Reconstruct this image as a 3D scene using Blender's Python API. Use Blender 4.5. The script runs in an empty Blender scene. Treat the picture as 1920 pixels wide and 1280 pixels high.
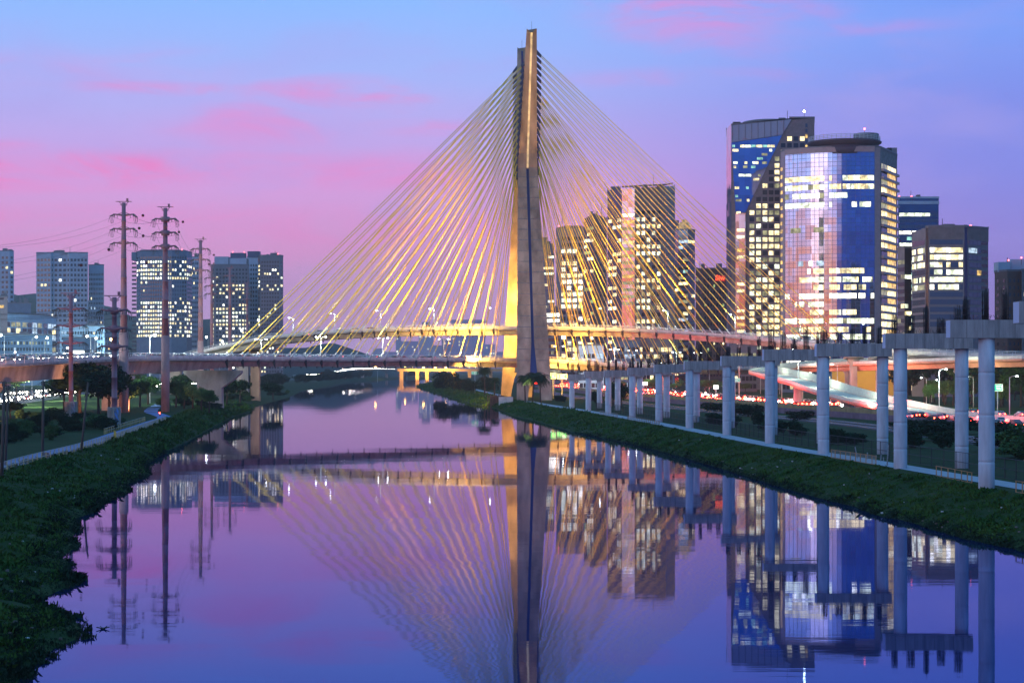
import bpy, bmesh, math, random
import numpy as np
from mathutils import Vector, noise as mnoise
HAZE = 0.00007
random.seed(7); np.random.seed(7)
PI = math.pi
sc = bpy.context.scene
COL = sc.collection
# ---------------------------------------------------------------- camera
FPX = 3528.0; CX = 960.0; HY = 690.0; CAMZ = 14.3
cam_d = bpy.data.cameras.new('camera'); cam = bpy.data.objects.new('camera', cam_d); COL.objects.link(cam)
cam_d.sensor_width = 36.0; cam_d.lens = 36.0*FPX/1920.0
cam_d.shift_y = (HY-640.0)/1920.0
cam_d.clip_start = 1.0; cam_d.clip_end = 40000.0
cam.location = (0, 0, CAMZ); cam.rotation_euler = (PI/2, 0, 0)
sc.camera = cam
sc.view_settings.view_transform = 'Standard'; sc.view_settings.look = 'None'
sc.view_settings.exposure = 0.0; sc.view_settings.gamma = 1.0
sc.cycles.use_denoising = True
sc.cycles.max_bounces = 6; sc.cycles.diffuse_bounces = 2; sc.cycles.glossy_bounces = 3
sc.cycles.transmission_bounces = 2; sc.cycles.volume_bounces = 0; sc.cycles.transparent_max_bounces = 6
sc.cycles.sample_clamp_indirect = 4.0
sc.cycles.use_light_tree = True

def P(px, py, D):
    return Vector(((px-CX)/FPX*D, D, CAMZ-(py-HY)/FPX*D))
def X_(px, D): return (px-CX)/FPX*D
def Z_(py, D): return CAMZ-(py-HY)/FPX*D
def DG(py, z=0.0): return FPX*(CAMZ-z)/(py-HY)      # distance at which height z shows at row py
def sl(c):   # 0..255 sRGB -> linear
    return tuple(((v/255)/12.92 if v/255 <= .04045 else ((v/255+.055)/1.055)**2.4) for v in c)

# ---------------------------------------------------------------- world: dusk sky
world = bpy.data.worlds.new("World"); sc.world = world; world.use_nodes = True
wn = world.node_tree; N = wn.nodes; L = wn.links; N.clear()
def wnode(t, **k):
    n = N.new(t)
    for a, b in k.items(): setattr(n, a, b)
    return n
def wmath(op, a, b=None, c=None):
    n = wnode('ShaderNodeMath', operation=op)
    for i, v in enumerate((a, b, c)):
        if v is None: continue
        if isinstance(v, (int, float)): n.inputs[i].default_value = v
        else: L.new(v, n.inputs[i])
    return n.outputs[0]
def wramp(fac, stops):
    r = wnode('ShaderNodeValToRGB'); e = r.color_ramp.elements
    while len(e) < len(stops): e.new(0.5)
    for i, (p, c) in enumerate(stops):
        e[i].position = p; e[i].color = (*sl(c), 1)
    L.new(fac, r.inputs[0]); return r.outputs[0]
def wmix(fac, a, b):
    m = wnode('ShaderNodeMix', data_type='RGBA')
    if isinstance(fac, (int, float)): m.inputs[0].default_value = fac
    else: L.new(fac, m.inputs[0])
    for i, v in ((6, a), (7, b)):
        if isinstance(v, tuple): m.inputs[i].default_value = (*v, 1)
        else: L.new(v, m.inputs[i])
    return m.outputs[2]
def wsmooth(v, a, b):
    n = wnode('ShaderNodeMapRange', interpolation_type='SMOOTHSTEP'); L.new(v, n.inputs[0])
    n.inputs[1].default_value = a; n.inputs[2].default_value = b; return n.outputs[0]
tc = wnode('ShaderNodeTexCoord'); sep = wnode('ShaderNodeSeparateXYZ'); L.new(tc.outputs['Generated'], sep.inputs[0])
dx, dy, dz = sep.outputs
el = wmath('ARCSINE', dz)                       # elevation (rad)
az = wmath('ARCTAN2', dx, dy)                   # azimuth, 0 = downriver
E0 = 0.2
elr = wmath('MULTIPLY', el, 1/0.5)              # ramp 0..0.5 rad
def st(y, c): return (math.atan((HY-y)/FPX)/0.5, c)
left = wramp(elr, [st(690, (186,148,184)), st(600, (200,150,198)), st(470, (216,154,206)), st(360, (216,158,220)),
                   st(270, (194,166,232)), st(150, (164,180,246)), st(0, (138,184,252)), (0.55, (92,150,226)), (1.0, (84,140,190))])
right = wramp(elr, [st(690, (164,128,184)), st(600, (156,124,198)), st(470, (150,130,214)), st(330, (136,138,228)),
                    st(200, (128,142,232)), st(60, (124,158,244)), st(-100, (108,148,244)), (0.6, (84,140,216)), (1.0, (80,136,188))])
front = wmix(wsmooth(az, -0.05, 0.27), left, right)
# clouds: soft pink streaks, some where the evening light catches them
mp = wnode('ShaderNodeCombineXYZ'); L.new(wmath('MULTIPLY', az, 7.0), mp.inputs[0]); L.new(wmath('MULTIPLY', el, 24.0), mp.inputs[1])
nz = wnode('ShaderNodeTexNoise'); L.new(mp.outputs[0], nz.inputs['Vector'])
nz.inputs['Scale'].default_value = 1.0; nz.inputs['Detail'].default_value = 6; nz.inputs['Roughness'].default_value = 0.55; nz.inputs['Distortion'].default_value = 0.4
nz2 = wnode('ShaderNodeTexNoise'); L.new(mp.outputs[0], nz2.inputs['Vector'])
nz2.inputs['Scale'].default_value = 2.2; nz2.inputs['Detail'].default_value = 9; nz2.inputs['Roughness'].default_value = .62; nz2.inputs['Distortion'].default_value = .8
cl = None
def patch(px, py, rx, ry, amp, tilt=0.0):
    """one bank of cloud: centre and size as directions"""
    global cl
    a0 = math.atan((px-CX)/FPX); e0 = math.atan((HY-py)/FPX)
    u = wmath('SUBTRACT', az, a0); v0 = wmath('SUBTRACT', el, e0)
    v = wmath('SUBTRACT', v0, wmath('MULTIPLY', u, tilt))
    u = wmath('DIVIDE', u, rx/FPX); v = wmath('DIVIDE', v, ry/FPX)
    r = wmath('SQRT', wmath('ADD', wmath('MULTIPLY', u, u), wmath('MULTIPLY', v, v)))
    r = wmath('ADD', r, wmath('MULTIPLY', wmath('SUBTRACT', nz.outputs['Fac'], 0.5), 2.0))
    g = wmath('MULTIPLY', wmath('SUBTRACT', 1.0, wsmooth(r, 0.05, 1.15)), amp)
    cl = g if cl is None else wmath('MAXIMUM', cl, g)
patch(0, 326, 820, 48, .92, 0.02); patch(640, 322, 420, 44, .42); patch(230, 172, 330, 22, .50); patch(620, 180, 230, 42, .52)
patch(490, 238, 230, 60, .50); patch(1325, 28, 300, 75, .50, -.05); patch(1600, 62, 300, 20, .25); patch(60, 415, 800, 30, .35, .02)
patch(800, 240, 320, 20, .25); patch(700, 430, 800, 50, .30); patch(1150, 440, 700, 90, .2); patch(120, 150, 500, 60, .22); patch(100, 470, 900, 40, .2)
patch(1250, 150, 300, 24, .18); patch(-600, -300, 700, 120, .6); patch(1900, -500, 900, 160, .5); patch(600, -900, 900, 160, .5)
cl = wmath('MULTIPLY', cl, wmath('ADD', .22, wmath('MULTIPLY', .95, wsmooth(nz2.outputs['Fac'], 0.34, 0.62))))
# faint lilac-grey cloud sheets
sheet = wmath('MULTIPLY', wsmooth(nz.outputs['Fac'], 0.48, 0.75), 0.45)
sheet = wmath('MULTIPLY', sheet, wmath('SUBTRACT', 1.0, wsmooth(el, 0.16, 0.6)))
front = wmix(sheet, front, sl((176,160,230)))
front = wmix(cl, front, sl((240,124,194)))
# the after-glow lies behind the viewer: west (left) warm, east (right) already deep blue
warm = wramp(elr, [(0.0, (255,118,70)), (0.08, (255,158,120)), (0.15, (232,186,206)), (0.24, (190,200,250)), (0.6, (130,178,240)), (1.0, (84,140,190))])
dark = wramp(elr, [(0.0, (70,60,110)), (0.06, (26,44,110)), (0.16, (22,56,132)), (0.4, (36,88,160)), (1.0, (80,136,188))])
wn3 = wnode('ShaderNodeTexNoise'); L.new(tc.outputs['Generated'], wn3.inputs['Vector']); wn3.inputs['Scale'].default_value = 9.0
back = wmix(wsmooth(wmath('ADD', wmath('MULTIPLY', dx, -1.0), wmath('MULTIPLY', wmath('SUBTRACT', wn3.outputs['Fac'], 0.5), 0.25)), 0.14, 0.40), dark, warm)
bk2 = wnode('ShaderNodeVectorMath', operation='SCALE'); L.new(back, bk2.inputs[0]); bk2.inputs['Scale'].default_value = 1.55    # unseen sunset side raised further, to brighten surfaces facing the viewer
zn = wnode('ShaderNodeVectorMath', operation='SCALE'); L.new(front, zn.inputs[0]); L.new(wmath('ADD', 1.0, wmath('MULTIPLY', wsmooth(el, .24, .7), .5)), zn.inputs['Scale'])  # unseen upper sky raised too, to brighten the scene
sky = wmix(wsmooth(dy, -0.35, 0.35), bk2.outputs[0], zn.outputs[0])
below = wmix(wsmooth(el, -0.03, 0.0), (0.02, 0.025, 0.045), sky)
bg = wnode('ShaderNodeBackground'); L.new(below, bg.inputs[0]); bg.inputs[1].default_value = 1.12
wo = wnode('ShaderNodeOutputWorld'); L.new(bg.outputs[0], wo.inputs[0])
# last trace of sun, behind the viewer on the left, very low and soft
sun_d = bpy.data.lights.new('sun', 'SUN'); sun = bpy.data.objects.new('sun', sun_d); COL.objects.link(sun)
sun_d.energy = 0.22; sun_d.angle = math.radians(25); sun_d.color = (1.0, 0.62, 0.5)
sun.rotation_euler = (math.radians(76), 0, math.radians(-38))
sun.visible_glossy = True

# ---------------------------------------------------------------- materials
MATS = {}
def mat(name, base, rough=0.8, metal=0.0, var=0.0, vscale=1.0, bump=0.0, emit=None, estr=0.0, evar=0.0, escale=0.5, stretch=(1,1,1), base2=None, coord='Object', sampled=False, spec=None):
    m = bpy.data.materials.new(name); m.use_nodes = True; t = m.node_tree; n = t.nodes; l = t.links
    b = n['Principled BSDF']; b.inputs['Base Color'].default_value = (*base, 1)
    b.inputs['Roughness'].default_value = rough; b.inputs['Metallic'].default_value = metal
    if spec is not None: b.inputs['Specular IOR Level'].default_value = spec
    if var or bump or evar:
        tcn = n.new('ShaderNodeTexCoord'); mpn = n.new('ShaderNodeMapping'); mpn.inputs['Scale'].default_value = stretch
        l.new(tcn.outputs[coord], mpn.inputs[0])
        nz = n.new('ShaderNodeTexNoise'); nz.inputs['Scale'].default_value = vscale; nz.inputs['Detail'].default_value = 6; nz.inputs['Roughness'].default_value = .6
        l.new(mpn.outputs[0], nz.inputs['Vector'])
    if var:
        mx = n.new('ShaderNodeMix'); mx.data_type = 'RGBA'
        mr = n.new('ShaderNodeMapRange'); mr.inputs[1].default_value = .3; mr.inputs[2].default_value = .7; l.new(nz.outputs['Fac'], mr.inputs[0])
        l.new(mr.outputs[0], mx.inputs[0])
        c2 = base2 if base2 else tuple(min(1, c*(1+var)) for c in base)
        c1 = tuple(c*(1-var) for c in base) if not base2 else base
        mx.inputs[6].default_value = (*c1, 1); mx.inputs[7].default_value = (*c2, 1)
        l.new(mx.outputs[2], b.inputs['Base Color'])
    if bump:
        bp = n.new('ShaderNodeBump'); bp.inputs['Strength'].default_value = bump; bp.inputs['Distance'].default_value = .1
        l.new(nz.outputs['Fac'], bp.inputs['Height']); l.new(bp.outputs[0], b.inputs['Normal'])
    if emit:
        b.inputs['Emission Color'].default_value = (*emit, 1); b.inputs['Emission Strength'].default_value = estr
        if evar:
            n2 = n.new('ShaderNodeTexNoise'); n2.inputs['Scale'].default_value = escale; n2.inputs['Detail'].default_value = 3
            l.new(mpn.outputs[0], n2.inputs['Vector'])
            mr2 = n.new('ShaderNodeMapRange'); mr2.inputs[1].default_value = .35; mr2.inputs[2].default_value = .65
            mr2.inputs[3].default_value = estr*(1-evar); mr2.inputs[4].default_value = estr*(1+evar)
            l.new(n2.outputs['Fac'], mr2.inputs[0]); l.new(mr2.outputs[0], b.inputs['Emission Strength'])
        try: m.cycles.emission_sampling = 'AUTO' if sampled else 'NONE'
        except Exception: pass
    MATS[name] = m
    return m
CONC = mat('concrete', (.34,.32,.30), .85, var=.35, vscale=.35, bump=.3, stretch=(1,1,.35))
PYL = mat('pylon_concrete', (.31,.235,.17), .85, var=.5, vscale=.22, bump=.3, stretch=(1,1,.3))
CONC_D = mat('stained_concrete', (.20,.19,.19), .9, var=.4, vscale=.5, bump=.3)
STAIN = mat('streaked_concrete', (.16,.16,.17), .9, var=.5, vscale=2.2, stretch=(1,1,.12), bump=.3, base2=(.42,.42,.42))
CONC_L = mat('pale_concrete', (.52,.50,.48), .8, var=.2, vscale=.5)
STEELP = mat('painted_pole', (.30,.15,.17), .55, var=.25, vscale=.7, stretch=(1,1,.15))
STEEL = mat('galvanised_steel', (.32,.33,.35), .45, .6, var=.2, vscale=3)
DARK = mat('dark_metal', (.03,.025,.03), .6)
REBAR = mat('rebar_steel', (.035,.025,.025), .8)
RAILW = mat('white_rail', (.7,.72,.72), .5)
ASPH = mat('asphalt', (.06,.06,.065), .9, var=.3, vscale=1.5)
PAINT = mat('road_paint', (.7,.7,.68), .6)
YEL = mat('yellow_paint', (.62,.42,.05), .6, var=.2, vscale=2)
CABLE = mat('cable_sheath', (.86,.60,.10), .5, spec=.2)
WOOD = mat('weathered_wood', (.10,.075,.06), .9, var=.4, vscale=2, stretch=(6,6,.4), bump=.4)
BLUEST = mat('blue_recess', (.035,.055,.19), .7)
GROOVE_GLOW = mat('groove_glow', (.6,.5,.3), .5, emit=(1.0,.74,.36), estr=.42, evar=.5, escale=.5)  # glow stands in for floodlight caught in the pylon arm's groove
WIRE = mat('wire', (.02,.02,.025), .6)
BALL = mat('marker_ball', (.10,.02,.02), .6)
GRAN = mat('granite', (.19,.15,.155), .5, var=.25, vscale=.6)
GRANP = mat('pinkish_granite', (.32,.25,.26), .45, var=.15, vscale=.6)
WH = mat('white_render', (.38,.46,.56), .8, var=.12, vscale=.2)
BEIGE = mat('beige_cladding', (.30,.27,.25), .7, var=.15, vscale=.3)
BRWN = mat('brown_cladding', (.11,.07,.06), .7, var=.2, vscale=.4)
GREYC = mat('grey_cladding', (.15,.15,.17), .6, var=.15, vscale=.4)
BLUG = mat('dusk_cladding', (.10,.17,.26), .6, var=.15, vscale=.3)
def glass(name, tint, rough=.06, jit=.02, pane=(3.0,3.0,3.6)):
    m = bpy.data.materials.new(name); m.use_nodes = True; t = m.node_tree; n = t.nodes; l = t.links
    b = n['Principled BSDF']; b.inputs['Base Color'].default_value = (*tint, 1); b.inputs['Metallic'].default_value = 1.0; b.inputs['Roughness'].default_value = rough
    tcn = n.new('ShaderNodeTexCoord'); mp = n.new('ShaderNodeVectorMath'); mp.operation = 'DIVIDE'; mp.inputs[1].default_value = pane
    l.new(tcn.outputs['Object'], mp.inputs[0]); fl = n.new('ShaderNodeVectorMath'); fl.operation = 'FLOOR'; l.new(mp.outputs[0], fl.inputs[0])
    wnz = n.new('ShaderNodeTexWhiteNoise'); l.new(fl.outputs[0], wnz.inputs[0])
    su = n.new('ShaderNodeVectorMath'); su.operation = 'SUBTRACT'; l.new(wnz.outputs['Color'], su.inputs[0]); su.inputs[1].default_value = (.5,.5,.5)
    scn = n.new('ShaderNodeVectorMath'); scn.operation = 'SCALE'; l.new(su.outputs[0], scn.inputs[0]); scn.inputs['Scale'].default_value = jit
    geo = n.new('ShaderNodeNewGeometry'); ad = n.new('ShaderNodeVectorMath'); l.new(geo.outputs['Normal'], ad.inputs[0]); l.new(scn.outputs[0], ad.inputs[1])
    no = n.new('ShaderNodeVectorMath'); no.operation = 'NORMALIZE'; l.new(ad.outputs[0], no.inputs[0]); l.new(no.outputs[0], b.inputs['Normal'])
    # panes differ a little in tint
    mx = n.new('ShaderNodeMix'); mx.data_type = 'RGBA'; l.new(wnz.outputs['Value'], mx.inputs[0])
    mx.inputs[6].default_value = (*tuple(c*.8 for c in tint), 1); mx.inputs[7].default_value = (*tint, 1); l.new(mx.outputs[2], b.inputs['Base Color'])
    return m
GBLUE = glass('blue_glass', (.56,.64,.84), jit=.022)
GDARK = glass('dark_glass', (.10,.12,.17), .12)
GTEAL = glass('teal_glass', (.16,.30,.36), .1)
GPINK = glass('bronze_glass', (.72,.60,.62), .12, jit=.05)
GLOWS = {}
def lit(kind):
    if kind in GLOWS: return GLOWS[kind]
    c, s = {'warm': ((1.0,.82,.42), 1.7), 'cool': ((.92,1.0,.72), 1.75), 'white': ((1.0,.97,.80), 2.8), 'dim': ((.75,.72,.38), .45),
            'teal': ((.45,1.0,.85), .8), 'amber': ((1.0,.62,.16), 1.0), 'green': ((.62,.85,.30), .6), 'bluish': ((.6,.8,1.0), .9)}[kind]
    GLOWS[kind] = mat('lit_window_'+kind, (.03,.03,.03), .3, emit=c, estr=s, evar=.6, escale=.4)
    return GLOWS[kind]
LAMPW = mat('lamp_glow_white', (.8,.8,.8), .4, emit=(.88,1.0,.96), estr=30, sampled=True)
LAMPS = mat('lamp_glow_far', (.8,.8,.8), .4, emit=(.85,1.0,1.0), estr=20)
LAMPY = mat('lamp_glow_sodium', (.8,.8,.8), .4, emit=(1.0,.55,.10), estr=26)
LAMPR = mat('beacon_red', (.5,.02,.02), .4, emit=(1.0,.12,.14), estr=10)
HEADL = mat('headlight_glow', (.8,.8,.8), .3, emit=(1.0,.93,.78), estr=60)
TAILL = mat('taillight_glow', (.5,.02,.02), .3, emit=(1.0,.03,.015), estr=60)
BILLB = mat('lit_billboard', (.8,.8,.8), .5, emit=(.92,1.0,.96), estr=3.0)
FLOODY = mat('floodlight_lens', (.8,.8,.8), .4, emit=(1.0,.72,.25), estr=8)

# ---------------------------------------------------------------- mesh builder
class MB:
    def __init__(s): s.v = []; s.f = []; s.m = []; s.sm = []
    def add(s, vs, fs, mi=0, smooth=False):
        o = len(s.v); s.v.extend(tuple(v) for v in vs)
        for f in fs: s.f.append(tuple(i+o for i in f)); s.m.append(mi); s.sm.append(smooth)
        return s
    def box(s, c, d, mi=0, rz=0.0):
        x, y, z = c; a, b, h = d[0]/2, d[1]/2, d[2]/2; cs, sn = math.cos(rz), math.sin(rz)
        vs = []
        for k in (-h, h):
            for i, j in ((-a,-b), (a,-b), (a,b), (-a,b)): vs.append((x+i*cs-j*sn, y+i*sn+j*cs, z+k))
        return s.add(vs, [(3,2,1,0), (4,5,6,7), (0,1,5,4), (1,2,6,5), (2,3,7,6), (3,0,4,7)], mi)
    def bx(s, x0, x1, y0, y1, z0, z1, mi=0): return s.box(((x0+x1)/2, (y0+y1)/2, (z0+z1)/2), (abs(x1-x0), abs(y1-y0), abs(z1-z0)), mi)
    def tube(s, pts, r, n=6, mi=0, caps=True, smooth=True):
        pts = [Vector(p) for p in pts]; rr = r if isinstance(r, (list, tuple)) else [r]*len(pts)
        o = len(s.v)
        for i, p in enumerate(pts):
            t = (pts[min(i+1, len(pts)-1)]-pts[max(i-1, 0)]).normalized()
            a = Vector((0,0,1)) if abs(t.z) < .9 else Vector((1,0,0))
            u = t.cross(a).normalized(); w = t.cross(u)
            for k in range(n):
                q = p+(u*math.cos(2*PI*k/n)+w*math.sin(2*PI*k/n))*rr[i]; s.v.append(tuple(q))
        for i in range(len(pts)-1):
            for k in range(n):
                a, b = o+i*n+k, o+i*n+(k+1) % n
                s.f.append((a, a+n, b+n, b)); s.m.append(mi); s.sm.append(smooth)
        if caps:
            s.f.append(tuple(o+k for k in range(n))); s.m.append(mi); s.sm.append(False)
            e = o+(len(pts)-1)*n; s.f.append(tuple(e+k for k in reversed(range(n)))); s.m.append(mi); s.sm.append(False)
        return s
    def lathe(s, c, prof, n=16, mi=0, smooth=True):       # prof: (r, z)
        x, y, z = c; o = len(s.v)
        for r, h in prof:
            for k in range(n): s.v.append((x+r*math.cos(2*PI*k/n), y+r*math.sin(2*PI*k/n), z+h))
        for i in range(len(prof)-1):
            for k in range(n):
                a, b = o+i*n+k, o+i*n+(k+1) % n; s.f.append((a, b, b+n, a+n)); s.m.append(mi); s.sm.append(smooth)
        s.f.append(tuple(o+k for k in reversed(range(n)))); s.m.append(mi); s.sm.append(False)
        e = o+(len(prof)-1)*n; s.f.append(tuple(e+k for k in range(n))); s.m.append(mi); s.sm.append(False)
        return s
    def prism(s, poly, z0, z1, mi=0, top=None):           # poly counter-clockwise [(x,y)]
        n = len(poly); zt = top if top else [z1]*n
        vs = [(x, y, z0) for x, y in poly]+[(x, y, zt[i]) for i, (x, y) in enumerate(poly)]
        fs = [tuple(reversed(range(n))), tuple(range(n, 2*n))]+[(i, (i+1) % n, (i+1) % n+n, i+n) for i in range(n)]
        return s.add(vs, fs, mi)
    def loft(s, rings, mi=0, caps=True, fm=None, smooth=False, closed=True):
        n = len(rings[0]); o = len(s.v)
        for r in rings: s.v.extend(tuple(p) for p in r)
        for i in range(len(rings)-1):
            for k in range(n if closed else n-1):
                a, b = o+i*n+k, o+i*n+(k+1) % n
                s.f.append((a, b, b+n, a+n)); s.m.append(fm[k] if fm else mi); s.sm.append(smooth)
        if caps and closed:
            s.f.append(tuple(o+k for k in reversed(range(n)))); s.m.append(mi); s.sm.append(False)
            e = o+(len(rings)-1)*n; s.f.append(tuple(e+k for k in range(n))); s.m.append(mi); s.sm.append(False)
        return s
    def sphere(s, c, r, n=8, m=5, mi=0, sz=1.0):
        return s.lathe(c, [(max(.001, r*math.sin(PI*i/m)), -r*sz*math.cos(PI*i/m)) for i in range(m+1)], n, mi)
    def mesh(s, name, mats, origin=(0,0,0)):
        me = bpy.data.meshes.new(name); ox, oy, oz = origin
        me.from_pydata([(x-ox, y-oy, z-oz) for x, y, z in s.v], [], s.f)
        ms = mats if isinstance(mats, (list, tuple)) else [mats]
        for k in ms: me.materials.append(k)
        me.polygons.foreach_set('material_index', [min(i, len(ms)-1) for i in s.m]); me.polygons.foreach_set('use_smooth', s.sm); me.update()
        return me
    def build(s, name, mats, parent=None, tagv=None):
        """links the collected shapes as ONE mesh; coordinates are world coordinates unless the parent sits at the origin"""
        org = (0, 0, 0)
        if parent is not None:
            q = parent; v = Vector((0,0,0))
            while q is not None: v += q.location; q = q.parent
            org = tuple(v)
        elif s.v:
            a = np.array(s.v); org = (float((a[:,0].min()+a[:,0].max())/2), float((a[:,1].min()+a[:,1].max())/2), float(a[:,2].min()))
        o = bpy.data.objects.new(name, s.mesh(name, mats, org)); COL.objects.link(o)
        if parent is not None: o.parent = parent
        else: o.location = org
        return o
def T(o, label=None, cat=None, group=None, kind=None):
    if label: o['label'] = label
    if cat: o['category'] = cat
    if group: o['group'] = group
    if kind: o['kind'] = kind
    return o
def root(name, loc, label, cat, group=None, rz=0.0):
    o = bpy.data.objects.new(name, None); COL.objects.link(o); o.location = loc; o.rotation_euler = (0, 0, rz); o.empty_display_size = .5
    return T(o, label, cat, group)
def kids(o): return [c for c in bpy.data.objects if c.parent == o]
CH = {}
def children_of(o):
    if o.name not in CH:
        CH[o.name] = [(c.name) for c in kids(o)]
    return [bpy.data.objects[n] for n in CH[o.name]]
def dup(o, parent=None, loc=None, rz=None, scale=None, label=None, top=True):
    c = o.copy(); COL.objects.link(c)
    if parent is not None: c.parent = parent
    if loc is not None: c.location = loc
    if rz is not None: c.rotation_euler = (0, 0, rz)
    if scale is not None: c.scale = scale
    if label: c['label'] = label
    for ch in children_of(o): dup(ch, c)
    return c
class Proto:
    """first placing moves the prototype itself, later ones copy it"""
    def __init__(s, o): s.o = o; s.used = False
    def put(s, loc, rz=0.0, label=None, scale=None):
        if not s.used:
            children_of(s.o); s.used = True; c = s.o; c.location = loc; c.rotation_euler = (0, 0, rz)
            if scale: c.scale = scale
            if label: c['label'] = label
            return c
        return dup(s.o, None, loc, rz, scale if scale else (1,1,1), label)
def interp(tab, D):
    xs = [t[0] for t in tab]; ys = [t[1] for t in tab]
    return float(np.interp(D, xs, ys))
def light(name, kind, loc, energy, color, size=.5, target=None, spot=None, blend=.5):
    d = bpy.data.lights.new(name, kind); d.energy = energy; d.color = color
    if kind in ('POINT', 'SPOT'): d.shadow_soft_size = size
    if spot: d.spot_size = math.radians(spot); d.spot_blend = blend
    o = bpy.data.objects.new(name, d); COL.objects.link(o); o.location = loc; o.visible_glossy = False     # the lamp head itself is what mirrors
    if target is not None: o.rotation_euler = (Vector(target)-Vector(loc)).to_track_quat('-Z', 'Y').to_euler()
    return o
def catmull(pts, step=6):
    out = []; n = len(pts)
    for i in range(n-1):
        p0, p1, p2, p3 = pts[max(i-1,0)], pts[i], pts[i+1], pts[min(i+2,n-1)]
        k = max(2, int((p2-p1).length/step))
        for j in range(k):
            t = j/k
            out.append(.5*((2*p1)+(p2-p0)*t+(2*p0-5*p1+4*p2-p3)*t*t+(3*p1-p0-3*p2+p3)*t**3))
    out.append(pts[-1]); return out

# ---------------------------------------------------------------- the river banks: where water meets land
GZ = 2.7
Lsh = [(36,1277),(43,1250),(82,1241),(95,1218),(151,1195),(154,1175),(125,1149),(95,1142),(66,1129),(75,1122),(144,1093),(144,1080),(125,1067),
       (131,1054),(115,1044),(141,1027),(134,1008),(149,988),(141,972),(171,962),(180,952),(210,935),(243,921),(236,909),(282,889),(272,873),
       (312,846),(353,827),(390,806),(437,781),(469,773),(472,765),(512,752),(537,746),(552,740),(566,733),(600,727),(656,715),(750,710.5),(767,708.5)]
Rsh = [(1920,1032),(1869,1021),(1812,1010),(1700,976),(1647,966),(1606,950),(1527,931),(1456,909),(1400,892),(1292,860),(1177,830),(1077,810),(1000,788),
       (963,780),(933,766),(912,762),(872,754),(841,744),(801,731),(781,724.5),(792,719),(815,716),(806,712),(790,709)]
def shore(pts):
    out = [(DG(py), X_(px, DG(py))) for px, py in pts]; return out
LW = [(-400,-30), (0,-24), (60,-19)]+shore(Lsh)+[(3200,-170)]
RW = [(-400,62), (0,52), (100,44)]+shore(Rsh)+[(3200,-120)]
def bankpts(pts, z=GZ): return [(DG(py, z), X_(px, DG(py, z))) for px, py in pts]
LTb = [(-400,-44),(0,-40),(60,-37),(100,-41),(150,-49)]+bankpts([(2,884),(80,862),(150,845),(205,828),(310,790),(345,776)])
LT = LTb+[(600,-98),(720,-111),(850,-119),(1000,-141),(1340,-160),(2100,-158),(3200,-195)]
RT = [(-400,80),(0,70),(100,60),(150,53)]+bankpts([(1920,927),(1700,881),(1550,857),(1440,839),(1200,791),(1100,773),(1000,757)])+[(720,-1),(850,-10),(1100,-27),(1400,-50),(1600,-62),(2000,-62),(3200,-60)]
def lw(D): return interp(LW, D)
def rw(D): return interp(RW, D)
def lt(D): return min(interp(LT, D), lw(D)-5)
def rt(D): return max(interp(RT, D), rw(D)+5)
def fbm(x, y, s=1.0): return mnoise.fractal(Vector((x*s, y*s, 3.7)), .6, 2.1, 5)
SL = 16
def prof(u): return u**.75 if u < 1 else 1
def land_z(x, D):
    a, b, c, d = lt(D), lw(D), rw(D), rt(D)
    if x <= a or x >= d: z = GZ
    elif x < b: z = GZ*prof((b-x)/(b-a))
    elif x > c: z = GZ*prof((x-c)/(d-c))
    else: return -2.0
    u = (z/GZ); amp = min(1, 4*u*(1-u)+.0)
    return z+amp*(.55*fbm(x, D, .16)+.25*fbm(x, D, .6))
stations = [-400, -100, 0, 40, 60]+list(np.arange(72, 300, 1.5))+list(np.arange(300, 640, 5))+list(np.arange(640, 1100, 14))+list(np.arange(1100, 2400, 45))+[2450,2600,2800,3200,4500,7000,12000,20000]
RDX = 1.0
g = MB(); rows = []
for D in stations:
    Dc = D; a, b, c, d = lt(Dc), lw(Dc), rw(Dc), rt(Dc)
    r = []
    for x in (-9000,-2500,-900,-420,-260): r.append((x, D, GZ if D > -300 else GZ))
    for x in (a-60, a-30, a-12, a-5, a-1): r.append((x, D, GZ+(.12*fbm(x, D, .2) if x < a-6 else 0)))
    for i in range(SL+1):
        x = a+(b-a)*i/SL; r.append((x, D, land_z(x, D) if i < SL else 0.0))
    closing = D > 2450
    if closing: r += [(b+2, D, GZ*.9), ((b+c)/2, D, GZ), (c-2, D, GZ*.9)]
    else: r += [(b+1.2, D, -1.2), ((b+c)/2, D, -4), (c-1.2, D, -1.2)]
    for i in range(SL+1):
        x = c+(d-c)*i/SL; r.append((x, D, land_z(x, D) if i > 0 else 0.0))
    for x in (d+1, d+5, d+12, d+30, d+60): r.append((x, D, GZ))
    for x in (max(d+90, 260), max(d+140, 420), 900, 2500, 9000): r.append((x, D, GZ))
    rows.append(r)
nc = len(rows[0])
vs = [p for r in rows for p in r]
fs = [(i*nc+k, i*nc+k+1, (i+1)*nc+k+1, (i+1)*nc+k) for i in range(len(rows)-1) for k in range(nc-1)]
g.add(vs, fs, 0, True)
GRASSM = mat('grassy_earth', (.010,.034,.008), .95, var=.5, vscale=.35, bump=.6, base2=(.036,.058,.018), coord='Object', spec=.1)
ground = T(g.build('ground', GRASSM), kind='structure')
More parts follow.
